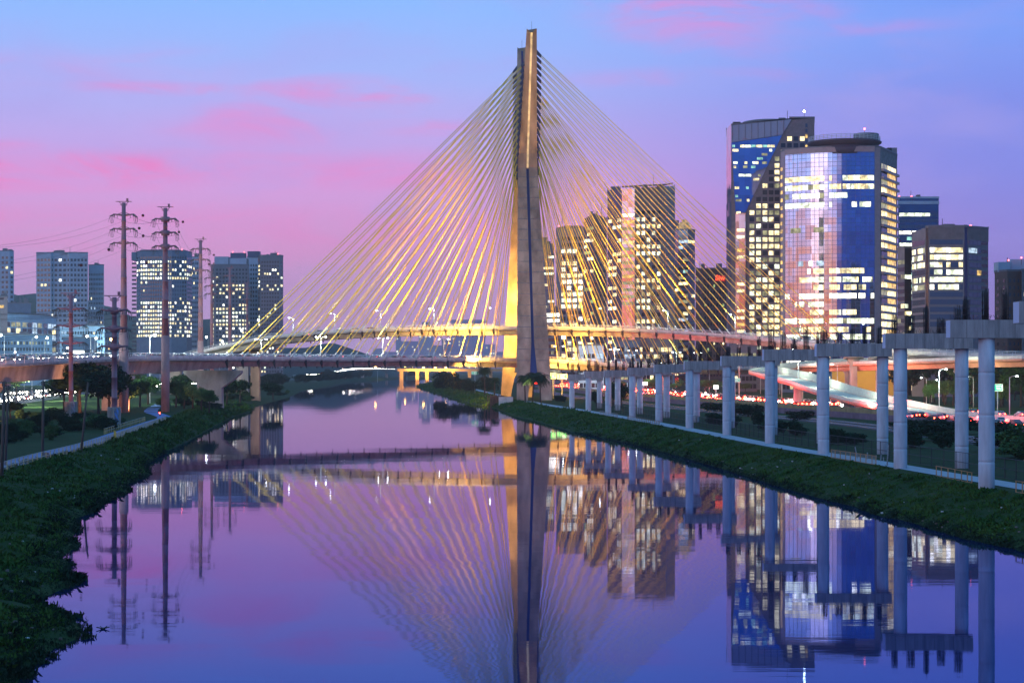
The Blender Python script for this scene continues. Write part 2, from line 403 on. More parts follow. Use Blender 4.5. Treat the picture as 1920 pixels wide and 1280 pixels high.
# ---------------------------------------------------------------- water
wm = bpy.data.materials.new('river_water'); wm.use_nodes = True; t = wm.node_tree; n_ = t.nodes; l_ = t.links
b = n_['Principled BSDF']; b.inputs['Base Color'].default_value = (.004,.014,.06,1); b.inputs['Roughness'].default_value = .04; b.inputs['IOR'].default_value = 1.45
tcn = n_.new('ShaderNodeTexCoord'); hs = []
for scx, scy, s, amp in ((.03,.06,1.0,.02), (.2,1.0,1.0,.0015)):
    mpn = n_.new('ShaderNodeMapping'); mpn.inputs['Scale'].default_value = (scx, scy, 1); l_.new(tcn.outputs['Object'], mpn.inputs[0])
    nz_ = n_.new('ShaderNodeTexNoise'); nz_.inputs['Scale'].default_value = s; nz_.inputs['Detail'].default_value = 3; l_.new(mpn.outputs[0], nz_.inputs['Vector'])
    mm = n_.new('ShaderNodeMath'); mm.operation = 'MULTIPLY'; mm.inputs[1].default_value = amp; l_.new(nz_.outputs['Fac'], mm.inputs[0]); hs.append(mm)
ad = n_.new('ShaderNodeMath'); l_.new(hs[0].outputs[0], ad.inputs[0]); l_.new(hs[1].outputs[0], ad.inputs[1])
bp = n_.new('ShaderNodeBump'); bp.inputs['Strength'].default_value = 1.0; bp.inputs['Distance'].default_value = 1.0; l_.new(ad.outputs[0], bp.inputs['Height'])
n_.remove(b); out_ = n_['Material Output']
fr = n_.new('ShaderNodeFresnel'); fr.inputs['IOR'].default_value = 1.62
gl = n_.new('ShaderNodeBsdfGlossy'); gl.inputs['Roughness'].default_value = .022; l_.new(bp.outputs[0], gl.inputs['Normal'])
df = n_.new('ShaderNodeBsdfDiffuse'); df.inputs['Color'].default_value = (.004,.016,.075,1)
cr = n_.new('ShaderNodeValToRGB'); l_.new(fr.outputs[0], cr.inputs[0]); e_ = cr.color_ramp.elements
e_[0].position = .35; e_[0].color = (.26,.42,.96,1); e_[1].position = .85; e_[1].color = (.92,.84,.92,1); l_.new(cr.outputs[0], gl.inputs['Color'])
ms_ = n_.new('ShaderNodeMixShader'); l_.new(fr.outputs[0], ms_.inputs[0]); l_.new(df.outputs[0], ms_.inputs[1]); l_.new(gl.outputs[0], ms_.inputs[2]); l_.new(ms_.outputs[0], out_.inputs[0])
w = MB(); w.add([(-420,-390,0),(260,-390,0),(260,2440,0),(-420,2440,0)], [(0,1,2,3)])
T(w.build('river_water', wm), kind='structure')

# ---------------------------------------------------------------- grass and creepers on the banks (stuff)
def tufts(name, spots, matl, seed, blades=4):
    """spots: arrays x, y, z, size; every tuft a few bent blades"""
    rng = np.random.default_rng(seed); x, y, z, s = spots; n = len(x)
    X = np.repeat(x, blades); Y = np.repeat(y, blades); Z = np.repeat(z, blades); S = np.repeat(s, blades)
    m = n*blades; a = rng.uniform(0, 2*PI, m); lean = rng.uniform(.2, 1.1, m); h = S*rng.uniform(.5, 1.2, m); w = S*rng.uniform(.10, .22, m)
    ox = rng.normal(0, .35, m)*S; oy = rng.normal(0, .35, m)*S
    bx_, by_ = X+ox, Y+oy; ca, sa = np.cos(a), np.sin(a)
    v = np.zeros((m, 4, 3))
    v[:,0] = np.stack([bx_-sa*w, by_+ca*w, Z-.05], 1); v[:,1] = np.stack([bx_+sa*w, by_-ca*w, Z-.05], 1)
    mx_, my_ = bx_+ca*h*lean*.5, by_+sa*h*lean*.5
    v[:,2] = np.stack([mx_+sa*w*1.1, my_-ca*w*1.1, Z+h*.6], 1)
    v[:,3] = np.stack([bx_+ca*h*lean, by_+sa*h*lean, Z+h*np.clip(1.1-lean*.5, .3, 1)], 1)
    me = bpy.data.meshes.new(name); me.vertices.add(m*4); me.vertices.foreach_set('co', v.reshape(-1))
    idx = (np.arange(m)[:,None]*4+np.array([0,1,2,0,2,3])[None]).reshape(-1)
    me.loops.add(len(idx)); me.loops.foreach_set('vertex_index', idx); me.polygons.add(m*2)
    me.polygons.foreach_set('loop_start', np.arange(m*2)*3); me.polygons.foreach_set('loop_total', np.full(m*2, 3)); me.materials.append(matl); me.update(); me.validate()
    o = bpy.data.objects.new(name, me); COL.objects.link(o); return o
GR = mat('grass_blade', (.014,.07,.010), .8, spec=.1, var=.5, vscale=.13, base2=(.065,.115,.022))
GR2 = mat('creeper_leaf', (.006,.022,.010), .8, var=.5, vscale=.3, base2=(.016,.036,.016), spec=.15)
def scatter(side, D0, D1, n, size, power=1.6, spread=(0,1), over=0.0):
    rng = np.random.default_rng(int(D0)+n+(7 if side == 'l' else 3)); t = rng.uniform(0, 1, n)
    Ds = (D0**(1-power)+t*(D1**(1-power)-D0**(1-power)))**(1/(1-power)); xs = []; zs = []; ss = []
    for D in Ds:
        u = rng.uniform(*spread)
        if side == 'l': x = lw(D)+u*(lt(D)-lw(D))
        else: x = rw(D)+u*(rt(D)-rw(D))
        clump = .5+.9*max(-.3, fbm(x, D, .35))
        xs.append(x); zs.append(max(0.0, land_z(x, D))); ss.append(size*clump*(1+D/500)*rng.uniform(.6, 1.3))
    return np.array(xs), Ds, np.array(zs), np.array(ss)
def join(*a): return tuple(np.concatenate(c) for c in zip(*a))
T(tufts('grass', join(scatter('l', 84, 300, 26000, .34, 2.0, (.05, 1.12)), scatter('l', 300, 700, 7000, .42, 1.5, (.02, 1.1)),
     scatter('r', 140, 300, 15000, .30, 2.0, (.05, .97)), scatter('r', 300, 760, 9000, .36, 1.5, (.02, .98)), scatter('r', 760, 1500, 2500, .5, 1.3, (0, .9))), GR, 5),
  'rough green grass growing over both river banks', 'grass', kind='stuff')
T(tufts('creeper', join(scatter('l', 80, 320, 9000, .30, 2.0, (-.03, .22)), scatter('r', 140, 420, 5000, .26, 1.8, (-.03, .12))), GR2, 9, 5),
  'dark creeping plants trailing into the river along the shorelines', 'creeper', kind='stuff')

# ---------------------------------------------------------------- paths, roads
def ribbon(name, pts, width, z, m, step=5, kind='structure', th=None):
    """pts: (x, y); flat strip at height z (number or function of D)"""
    c = catmull([Vector((p[0], p[1], 0)) for p in pts], step); vs = []
    for i, p in enumerate(c):
        t = (c[min(i+1, len(c)-1)]-c[max(i-1, 0)]).normalized(); nn = Vector((-t.y, t.x, 0)); zz = z(p.y) if callable(z) else z
        vs += [(p.x+nn.x*width/2, p.y+nn.y*width/2, zz), (p.x-nn.x*width/2, p.y-nn.y*width/2, zz)]
    b = MB(); b.add(vs, [(2*i+1, 2*i+3, 2*i+2, 2*i) for i in range(len(c)-1)]); o = b.build(name, m); T(o, kind=kind); return o, c
PATHM = mat('worn_path_surface', (.30,.33,.38), .9, var=.15, vscale=.8)
PATHB = mat('blue_path_surface', (.12,.20,.42), .85, var=.15, vscale=.6)
lpath = [(lt(D)-2.2, D) for D in (-60, 60, 120, 160, 200, 243, 290, 340, 380, 410, 440)]
# past the bend it swings away from the fence
lpath += [(X_(297,470), 470), (X_(283,500), 500), (X_(288,545), 545), (X_(300,600), 600)]
ribbon('path', lpath, 3.6, GZ+.035, PATHB)
rpath = [(rt(D)+2.4, D) for D in (-60, 60, 120, 160, 200, 240, 280, 330, 380, 430, 480, 530, 580, 620, 660)]
ribbon('path', rpath, 3.4, GZ+.035, PATHM)
rp2 = [(rt(D)+1.5, D) for D in (740, 800, 900, 1000, 1150, 1300)]
ribbon('path', rp2, 3.0, GZ+.035, PATHM)
# riverside expressway on the right: wall line, then lanes
WALL = [(-100, 92), (100, 91), (322, 88), (408, 82), (497, 68), (560, 60), (665, 47), (800, 36), (1000, 24), (1300, 6), (1700,-8), (2300,-20)]
def wallx(D): return interp(WALL, D)
hw = [(wallx(D)+28, D) for D in (-100, 0, 100, 200, 300, 400, 500, 600, 700, 850, 1000, 1300, 1700, 2300)]
ribbon('road', hw, 46, GZ+.03, ASPH, 12)
for off in (-19.5, -16, -12.5, -9, -2, 2, 9, 12.5, 16, 19.5):
    mk = MB(); c = catmull([Vector((p[0]+off, p[1], 0)) for p in hw], 12)
    c = [p for p in c if 250 < p.y < 1200]
    if abs(off) in (19.5, 2): segs = list(zip(c[:-1], c[1:]))
    else: segs = [(p, p+(q-p)*.45) for p, q in zip(c[:-1], c[1:])]
    for p, q in segs: mk.add([(p.x-.1, p.y, GZ+.036), (p.x+.1, p.y, GZ+.036), (q.x+.1, q.y, GZ+.036), (q.x-.1, q.y, GZ+.036)], [(0,1,2,3)])
    T(mk.build('road_marking', PAINT), kind='structure')
# left expressway
LHW = [(-100,-150), (0,-148), (200,-147), (350,-150), (500,-165), (650,-185), (800,-205), (1000,-225), (1300,-235), (1700,-225), (2300,-215)]
def lhx(D): return interp(LHW, D)
lh = [(x, D) for D, x in LHW]
ribbon('road', lh, 40, GZ+.03, ASPH, 12)
for off in (-19, -15, -11, -1, 1, 11, 15, 19):
    mk = MB(); c = [p for p in catmull([Vector((p[0]+off, p[1], 0)) for p in lh], 12) if 300 < p.y < 1300]
    segs = [(p, p+(q-p)*(.45 if abs(off) in (11, 15) else 1)) for p, q in zip(c[:-1], c[1:])]
    for p, q in segs: mk.add([(p.x-.1, p.y, GZ+.036), (p.x+.1, p.y, GZ+.036), (q.x+.1, q.y, GZ+.036), (q.x-.1, q.y, GZ+.036)], [(0,1,2,3)])
    T(mk.build('road_marking', PAINT), kind='structure')
# railway between the path and the wall on the right
BALL_ = mat('track_ballast', (.022,.02,.02), .95, var=.4, vscale=2)
rl = [(wallx(D)-14, D) for D in (120, 200, 300, 400, 500, 600, 700, 850, 1000)]
ribbon('track_bed', rl, 10, GZ+.03, BALL_)
RAILM = mat('rail_steel', (.35,.33,.33), .25, .9)
for off in (-3.3, -1.7, 1.7, 3.3):
    mb = MB(); c = catmull([Vector((p[0]+off, p[1], GZ+.16)) for p in rl], 12); mb.tube(c, .075, 4)
    T(mb.build('rail', RAILM), {-3.3:'steel rail of the railway track nearest the river path', -1.7:'second steel rail counting from the river path', 1.7:'third steel rail counting from the river path', 3.3:'steel rail of the railway nearest the roadside wall'}[off], 'rail', 'rails of the two railway tracks')
# concrete wall between the railway and the expressway
wl = catmull([Vector((x, D, 0)) for D, x in WALL if 100 <= D <= 1300], 8); mb = MB()
for p, q in zip(wl[:-1], wl[1:]):
    dlt = q-p; mb.box(((p.x+q.x)/2, (p.y+q.y)/2, GZ+.7), (dlt.length-.06, .25, 1.4), 0, math.atan2(dlt.y, dlt.x))
WALLM = mat('roadside_wall', (.15,.10,.14), .85, var=.35, vscale=.3)
T(mb.build('roadside_wall', WALLM), 'long low dark concrete wall between the railway and the expressway', 'wall')
# yellowish noise barrier on the far part
mb = MB(); wl2 = [p for p in wl if 400 < p.y < 900]
for p, q in zip(wl2[:-1], wl2[1:]):
    dlt = q-p; mb.box(((p.x+q.x)/2+1.2, (p.y+q.y)/2, GZ+1.25), (dlt.length-.15, .12, 2.5), 0, math.atan2(dlt.y, dlt.x))
T(mb.build('panel_fence', mat('fence_panel', (.25,.20,.09), .7, var=.3, vscale=.4)), 'ochre panel fence along the edge of the crowded expressway', 'fence')
# hills
def hill(name, prof_pts, D, depth, m, seed):
    mb = MB(); c = catmull([Vector((X_(px, D), 0, max(GZ, Z_(py, D)))) for px, py in prof_pts], 30); rr = []
    nr = 10
    for j in range(nr+1):
        u = j/nr; k = math.sin(PI*u)**.7 if 0 < u < 1 else 0
        rr.append([(p.x, D+(u-.35)*depth, GZ-1+(p.z-GZ+1)*k*(1+.10*fbm(p.x+seed, u*400, .012)+.05*fbm(p.x, u*900+seed, .06))) for p in c])
    mb.loft(rr, closed=False, smooth=True, caps=False); return T(mb.build(name, m), kind='structure')
HILLM = mat('wooded_hill', (.012,.030,.022), .95, var=.5, vscale=.03, bump=1.0)
hill('hill', [(-200,560),(-60,545),(0,548),(60,552),(110,556),(165,575),(200,590),(260,595),(330,604),(380,600),(420,640),(450,690)], 2900, 700, HILLM, 3)
hill('hill', [(440,690),(480,655),(560,650),(600,644),(640,650),(690,668),(740,684),(770,690)], 2800, 500, HILLM, 11)

# ---------------------------------------------------------------- the cable-stayed bridge
br = root('cable_stayed_bridge', (5.9, 720, 0), 'concrete X-shaped pylon holding two curved road decks on fans of yellow cables', 'bridge')
def ring(cx, D, w, d, z, s=.6, n=.8):
    y0, y1 = D-d/2, D+d/2; x0, x1 = cx-w/2, cx+w/2
    return [(x0,y0,z), (cx-s,y0,z), (cx-s,y0+n,z), (cx+s,y0+n,z), (cx+s,y0,z), (x1,y0,z), (x1,y1,z), (x0,y1,z)]
def leg(parts_, name, foot, cross, top, wf, wc, wt, df, dc, dt, emboss=True):
    (fx, fD), (cx_, cD, cz), (tx, tD, tz) = foot, cross, top
    def at(z):
        if z <= cz: u = (z-GZ)/(cz-GZ); return (fx+(cx_-fx)*u, fD+(cD-fD)*u, wf+(wc-wf)*u, df+(dc-df)*u)
        u = (z-cz)/(tz-cz); return (cx_+(tx-cx_)*u, cD+(tD-cD)*u, wc+(wt-wc)*u, dc+(dt-dc)*u)
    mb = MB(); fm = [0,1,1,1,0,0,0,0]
    za = 12.5
    zs = [za, 16, 23, 24]+list(np.arange(28, cz, 4))+[cz-1.5]
    rings = []
    for z in zs:
        x, D, w, d = at(z); s = .5+max(0, (24-z)/11.5)*.8; rings.append(ring(x, D, w, d, z, s))
    mb.loft(rings, fm=fm)
    # feet: two splayed shafts with a pointed opening between them
    for sgn in (-1, 1):
        rr = []
        for z in (0.5, 3, 6, 9, 11, za):
            x, D, w, d = at(z); gap = 2.5*math.sqrt(max(0, (za-z)/(za-1)))+.05
            a, b_ = (x-w/2, x-gap) if sgn < 0 else (x+gap, x+w/2)
            rr.append([(a, D-d/2, z), (b_, D-d/2, z), (b_, D+d/2, z), (a, D+d/2, z)])
        mb.loft(rr)
    # form joints: shallow proud bands every 8 m
    for z in np.arange(17, cz-3, 4.1):
        x, D, w, d = at(z); s = .58+max(0, (24-z)/11.5)*.8
        for a, b_ in ((x-w/2-.03, x-s), (x+s, x+w/2+.03)): mb.bx(a, b_, D-d/2-.03, D-d/2+.3, z, z+.24, 2)
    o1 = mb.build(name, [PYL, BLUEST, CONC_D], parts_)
    # upper arm
    mb = MB(); rings = []
    zs = [cz-1.5]+list(np.arange(cz+4, tz-4, 6))+[tz-1.6]
    for z in zs: x, D, w, d = at(z); rings.append(ring(x, D, w, d, z, .38, .35))
    x, D, w, d = at(tz); r = ring(x, D, w, d, tz, .38, .35)
    r = [(p[0], p[1], p[2]-(1.5 if abs(p[0]-x) < .5 else 0)) for p in r]; rings.append(r)
    mb.loft(rings, fm=[0,1,1,1,0,0,0,0])
    for z in np.arange(cz+5, tz-3, 7.6):
        x, D, w, d = at(z)
        for a, b_ in ((x-w/2-.03, x-.42), (x+.42, x+w/2+.03)): mb.bx(a, b_, D-d/2-.03, D-d/2+.3, z, z+.14, 0)
    o2 = mb.build('pylon_arm', [PYL, GROOVE_GLOW if emboss else BLUEST], parts_)
    return at
nearA = leg(br, 'pylon_leg', (8.1, 682), (5.9, 719, 92), (7.36, 702, 140.6), 12.8, 7.3, 3.75, 5.0, 4.2, 3.2)
farA = leg(br, 'pylon_leg', (1.9, 758), (4.9, 721.5, 92), (3.9, 738, 139.8), 12.8, 7.3, 3.6, 5.0, 4.0, 3.2, False)
# crossing block and ring emblem
mb = MB(); mb.bx(2.0, 9.5, 716.9, 723.6, 84, 97); mb.build('crossing_block', PYL, br)
mb = MB(); Dn = 716.8; zc = Z_(307, 716.5); xc = X_(989, 716.5)
pts = [(xc+1.35*math.cos(a), Dn, zc+1.35*math.sin(a)) for a in np.linspace(0, 2*PI, 25)]
mb.tube(pts, .13, 5); mb.build('ring_emblem', mat('pale_ring', (.5,.48,.45), .6), br)
for (x, D, z) in ((7.36,702,140.0), (3.9,738,139.2)): MB().tube([(x,D,z-1), (x,D,z+3.6)], .06, 5).build('lightning_rod', DARK, br)
# cross beams that carry the decks through the pylon
for z0, z1 in ((24.0, 25.6), (11.8, 13.4)):
    mb = MB(); mb.bx(2.2, 9.0, 690, 750, z0, z1); mb.build('crossbeam', PYL, br)

def deck(pts, w0, wt, th, name, parent, rail=True, girder=None, step=8, wide=None, mats=None, barrier=.9, far_barrier=None):
    """pts: (px, D, ztop). Returns centre line and both edge lines."""
    c = catmull([Vector((X_(a, D), D, z)) for a, D, z in pts], step); n = len(c)
    rr = []; eL = []; eR = []; surf = []
    for i, p in enumerate(c):
        t = c[min(i+1, n-1)]-c[max(i-1, 0)]; t.z = 0; t.normalize(); nn = Vector((-t.y, t.x, 0))     # +nn = left of travel
        w = w0
        if wide: w = w0+wide[1]*math.exp(-((p.x-5.9)/wide[0])**2)
        h = th(p) if callable(th) else th
        hw_ = w/2; bw = hw_*.45
        sec = [(-hw_,0), (hw_,0), (hw_,-.55), (bw+.8,-.9), (bw,-h), (-bw,-h), (-bw-.8,-.9), (-hw_,-.55)]
        rr.append([tuple(p+nn*(-a)+Vector((0,0,b))) for a, b in sec])
        eL.append(p+nn*hw_); eR.append(p-nn*hw_)
        surf.append((p+nn*(hw_-.6)+Vector((0,0,.02)), p-nn*(hw_-.6)+Vector((0,0,.02))))
    mb = MB(); mb.loft([list(reversed(r)) for r in rr]); mb.build(name, mats[0] if mats else CONC, parent)
    mb = MB(); mb.add([v for s in surf for v in s], [(2*i, 2*i+1, 2*i+3, 2*i+2) for i in range(n-1)]); mb.build('road_surface', ASPH, parent)
    b0_ = barrier
    for e, sg in ((eL, -1), (eR, 1)):
        mb = MB(); barrier = far_barrier if (far_barrier and sg < 0) else b0_
        r2 = []
        for i, p in enumerate(e):
            q = (c[i]-p).normalized(); q.z = 0
            bh = barrier if barrier < 1.2 else .8+(barrier-.8)*min(1, max(0, (n-1-i)/(n*.35)))
            r2.append([tuple(p+q*a+Vector((0,0,b))) for a, b in ((.02,.03), (.38,.03), (.27,bh), (.12,bh))])
        mb.loft(r2 if sg > 0 else [list(reversed(r)) for r in r2]); mb.build('barrier', mats[1] if mats else CONC_L, parent)
        if rail:
            mb = MB()
            mb.tube([p+Vector((0,0,barrier+.75)) for p in e], .06, 4, 0); mb.tube([p+Vector((0,0,barrier+.38)) for p in e], .04, 4, 0)
            for i in range(n-1):
                for k in (0, .5): q = e[i].lerp(e[i+1], k); mb.box((q.x, q.y, q.z+barrier/2+.4), (.09,.09,barrier+.8-.1))
            mb.build('railing', RAILW, parent)
    return c, eL, eR
# upper deck: comes in on the left, passes between the legs, runs down on the right and crosses over the expressway
up = [(300,880,14.0),(345,840,17.4),(400,800,20.6),(462,770,23.6),(530,752,26.4),(620,742,27.9),(720,735,28.9),(840,728,29.3),(960,721,29.3),(1080,714,29.0),(1200,708,28.2),
      (1330,700,26.6),(1450,690,24.6),(1540,672,22.6),(1620,650,21.0),(1700,624,19.6),(1800,590,18.4),(1900,560,17.5),(2050,530,16.6)]
upc, upL, upR = deck(up, 15, 2.4, 2.4, 'upper_deck', br, wide=(24, 7))
def lowth(p):
    return 2.4+(0 if p.x > X_(425,600) else min(1.0, (X_(425,600)-p.x)/22)*(1.5+1.3*math.cos((p.x-X_(395,590))/24.0)**2))
low = [(-500,330,13.4),(-300,362,13.9),(-150,395,14.5),(0,432,15.5),(100,470,16.2),(200,512,16.8),(310,556,17.1),(430,598,17.2),(560,628,17.2),(700,655,17.2),(830,684,17.2),(930,706,17.1),
       (1010,724,16.8),(1100,745,15.6),(1180,775,14.8),(1270,815,14.2),(1360,860,14.0),(1450,920,13.6),(1560,990,13.2)]
loc_, loL, loR = deck(low, 16, 2.4, lowth, 'lower_deck', br, wide=(22, 7))
# brighter yellow inner face plates under floodlight; fins where the cables anchor
def nearest(e, px):      # point on an edge line seen at picture column px
    best = None
    for a, b_ in zip(e[:-1], e[1:]):
        pa, pb = CX+FPX*a.x/a.y, CX+FPX*b_.x/b_.y
        if (pa-px)*(pb-px) <= 0 and pa != pb:
            return a.lerp(b_, (px-pa)/(pb-pa))
    return e[-1]
cables = []
def fan(edge, px_in, px_out, at, side, z0, z1, n=18, dy=0.0):
    for i in range(n):
        u = i/(n-1)
        q = nearest(edge, px_in+(px_out-px_in)*(u**1.0)); z = z0+(z1-z0)*u**.9
        x, D, w, d = at(z); a = Vector((x+side*w/2, D+dy*d*.35, z))
        cables.append((q+Vector((0,0,.2)), a, u))
fan(upR, 1040, 1580, nearA, 1, 90, 132, dy=-1); fan(upL, 1046, 1600, nearA, 1, 91, 133, dy=1)
fan(upR, 925, 545, farA, -1, 90, 131, dy=-1); fan(upL, 932, 535, farA, -1, 91, 132, dy=1)
fan(loR, 928, 425, nearA, -1, 88, 128, dy=-1); fan(loL, 918, 415, nearA, -1, 89, 129, dy=1)
fan(loR, 1046, 1365, farA, 1, 88, 127, dy=-1); fan(loL, 1052, 1385, farA, 1, 89, 128, dy=1)
rest = MB(); seen = 0
order = sorted(range(len(cables)), key=lambda i: (i % 10) >= 7)   # 100 singly, the rest together
for k, i in enumerate(order):
    q, a, u = cables[i]
    tgt = MB() if k < 100 else rest
    tgt.tube([q, q.lerp(a, .5)-Vector((0,0,.5)), a], .145, 5)
    if k < 100: tgt.build('stay_cable', CABLE, br)
T(rest.build('stay_cables', CABLE, br), kind='stuff')
mb = MB(); mb2 = MB()
for q, a, u in cables:
    dirv = (a-q).normalized()
    mb.tube([q-dirv*.2, q+dirv*3.2], .26, 6)
    mb2.box((q.x, q.y, q.z-.95), (.8,.5,1.0)); mb2.tube([q+Vector((0,0,-1.3)), q+Vector((.3,0,-3.1))], [.5,.12], 4)
T(mb.build('cable_sleeves', CONC_L, br), kind='stuff'); T(mb2.build('anchor_fins', DARK, br), kind='stuff')
mb = MB()
for q, a, u in cables:
    dirv = (q-a).normalized(); mb.tube([a-dirv*.3, a+dirv*2.4], [.5,.3], 5)
T(mb.build('cable_sockets', mat('socket_dark', (.05,.055,.11), .7), br), kind='stuff')
# piers of the left approach: wide hammerhead, plain pier, further ones
def pier(name, px, D, w, d, z1, flare, m=None):
    x = X_(px, D); mb = MB()
    hw_ = w/2; hd = d/2; zf = z1-flare*.75
    rr = [[(x-a, D-b_, z), (x+a, D-b_, z), (x+a, D+b_, z), (x-a, D+b_, z)] for a, b_, z in ((hw_, hd, 0), (hw_*.95, hd*.95, zf-1), (hw_+flare*.55, hd, zf+1.3), (hw_+flare, hd, z1-.8), (hw_+flare, hd, z1))]
    mb.loft(rr); mb.build(name, m or CONC, br)
pier('pier', 400, 592, 6.0, 5, 13.6, 6.0); pier('pier', 479, 768, 3.6, 4, 21.8, .1, m=PYL); pier('pier', 210, 514, 5, 4, 12.2, 3.4); pier('pier', -30, 425, 5, 4, 10.9, 3.0)
pier('pier', 455, 770, 5, 4, 20.8, 1.6); pier('pier', 330, 850, 5, 4, 13.8, .8); pier('pier', 1650, 640, 2.6, 2.6, 17.8, 2.6); pier('pier', 1600, 655, 2.4, 2.4, 18.2, 2.2)
pier('pier', 1800, 590, 2.6, 2.6, 15.7, 2.0); pier('pier', 1440, 905, 2.6, 2.6, 11.0, 1.5); pier('pier', 1240, 800, 2.6, 2.6, 11.4, 1.0)
# small lit boxes under the left girder
EXITS = mat('red_lit_panel', (.5,.05,.03), .6, emit=(1,.12,.06), estr=.55)
for px, py in ((20,696),(185,694),(250,692)):
    D = interp([(a, b_) for a, b_, c_ in low], px)-9.2; mb = MB(); p = P(px, py, D); mb.box((p.x, p.y, p.z), (.8,.5,1.3)); mb.build('red_panel', EXITS, br)

# floodlights that gild the pylon and the decks
def flood(loc, tgt, energy, spot, col=(1.0,.53,.09), size=.6, blend=.6, name='floodlight_beam'): return light(name, 'SPOT', loc, energy, col, size, tgt, spot, blend)
FL = 1.35
flood((3.0, 731, 31), (3.2, 741, 60), 120000*FL, 70)
flood((1.2, 733, 31), (2.0, 748, 34), 45000*FL, 120)
flood((-.6, 738, 18), (1.6, 752, 24), 26000*FL, 120)
flood((-10, 718, 31), (-26, 714, 90), 360000*FL, 66); flood((-50, 726, 31), (-34, 716, 90), 150000*FL, 66)
flood((22, 708, 31), (42, 704, 90), 360000*FL, 66); flood((64, 704, 31), (46, 704, 90), 150000*FL, 66)
flood((-14, 704, 19.0), (-28, 722, 27), 105000*FL, 140); flood((24, 728, 18.6), (34, 716, 27), 110000*FL, 140, (1.0,.46,.08))
flood((-24, 696, 7), (-16, 705, 15), 70000*FL, 140); flood((24, 712, 7), (24, 728, 14), 70000*FL, 140)
flood((-12, 694, 30), (-22, 712, 27.6), 34000*FL, 130); flood((24, 690, 30), (30, 708, 27.6), 34000*FL, 130)
flood((-12, 680, 17), (-18, 698, 15.8), 26000*FL, 130); flood((24, 700, 17), (28, 722, 15.0), 26000*FL, 130)

# warm wash on the face that looks down the river
flood((4, 640, 4), (8, 690, 70), 60000, 60, (1.0,.62,.30)); flood((14, 640, 4), (7, 702, 125), 80000, 34, (1.0,.66,.34))
# light under the deck lamps, where the lamps stand
for e_, lst, en in ((upL, (550,628,714,814,1252,1378,1500), 3600), (loL, (490,602,718,1152,1268), 5000), (loL, (-10,60,130,200,281,350,420), 14000)):
    for px in lst: q = nearest(e_, px); light('deck_lamp_light', 'POINT', (q.x, q.y-3, q.z+7.6), en, (.86,1,.93), .4)
# sodium light from the roadside below the left girder
for px in (-20, 50, 110, 175, 270):
    q = nearest(loR, px); light('roadside_light', 'SPOT', (q.x, q.y-20, 3.4), 15000, (1,.40,.20), .6, (q.x, q.y, q.z-1), 130, .8)

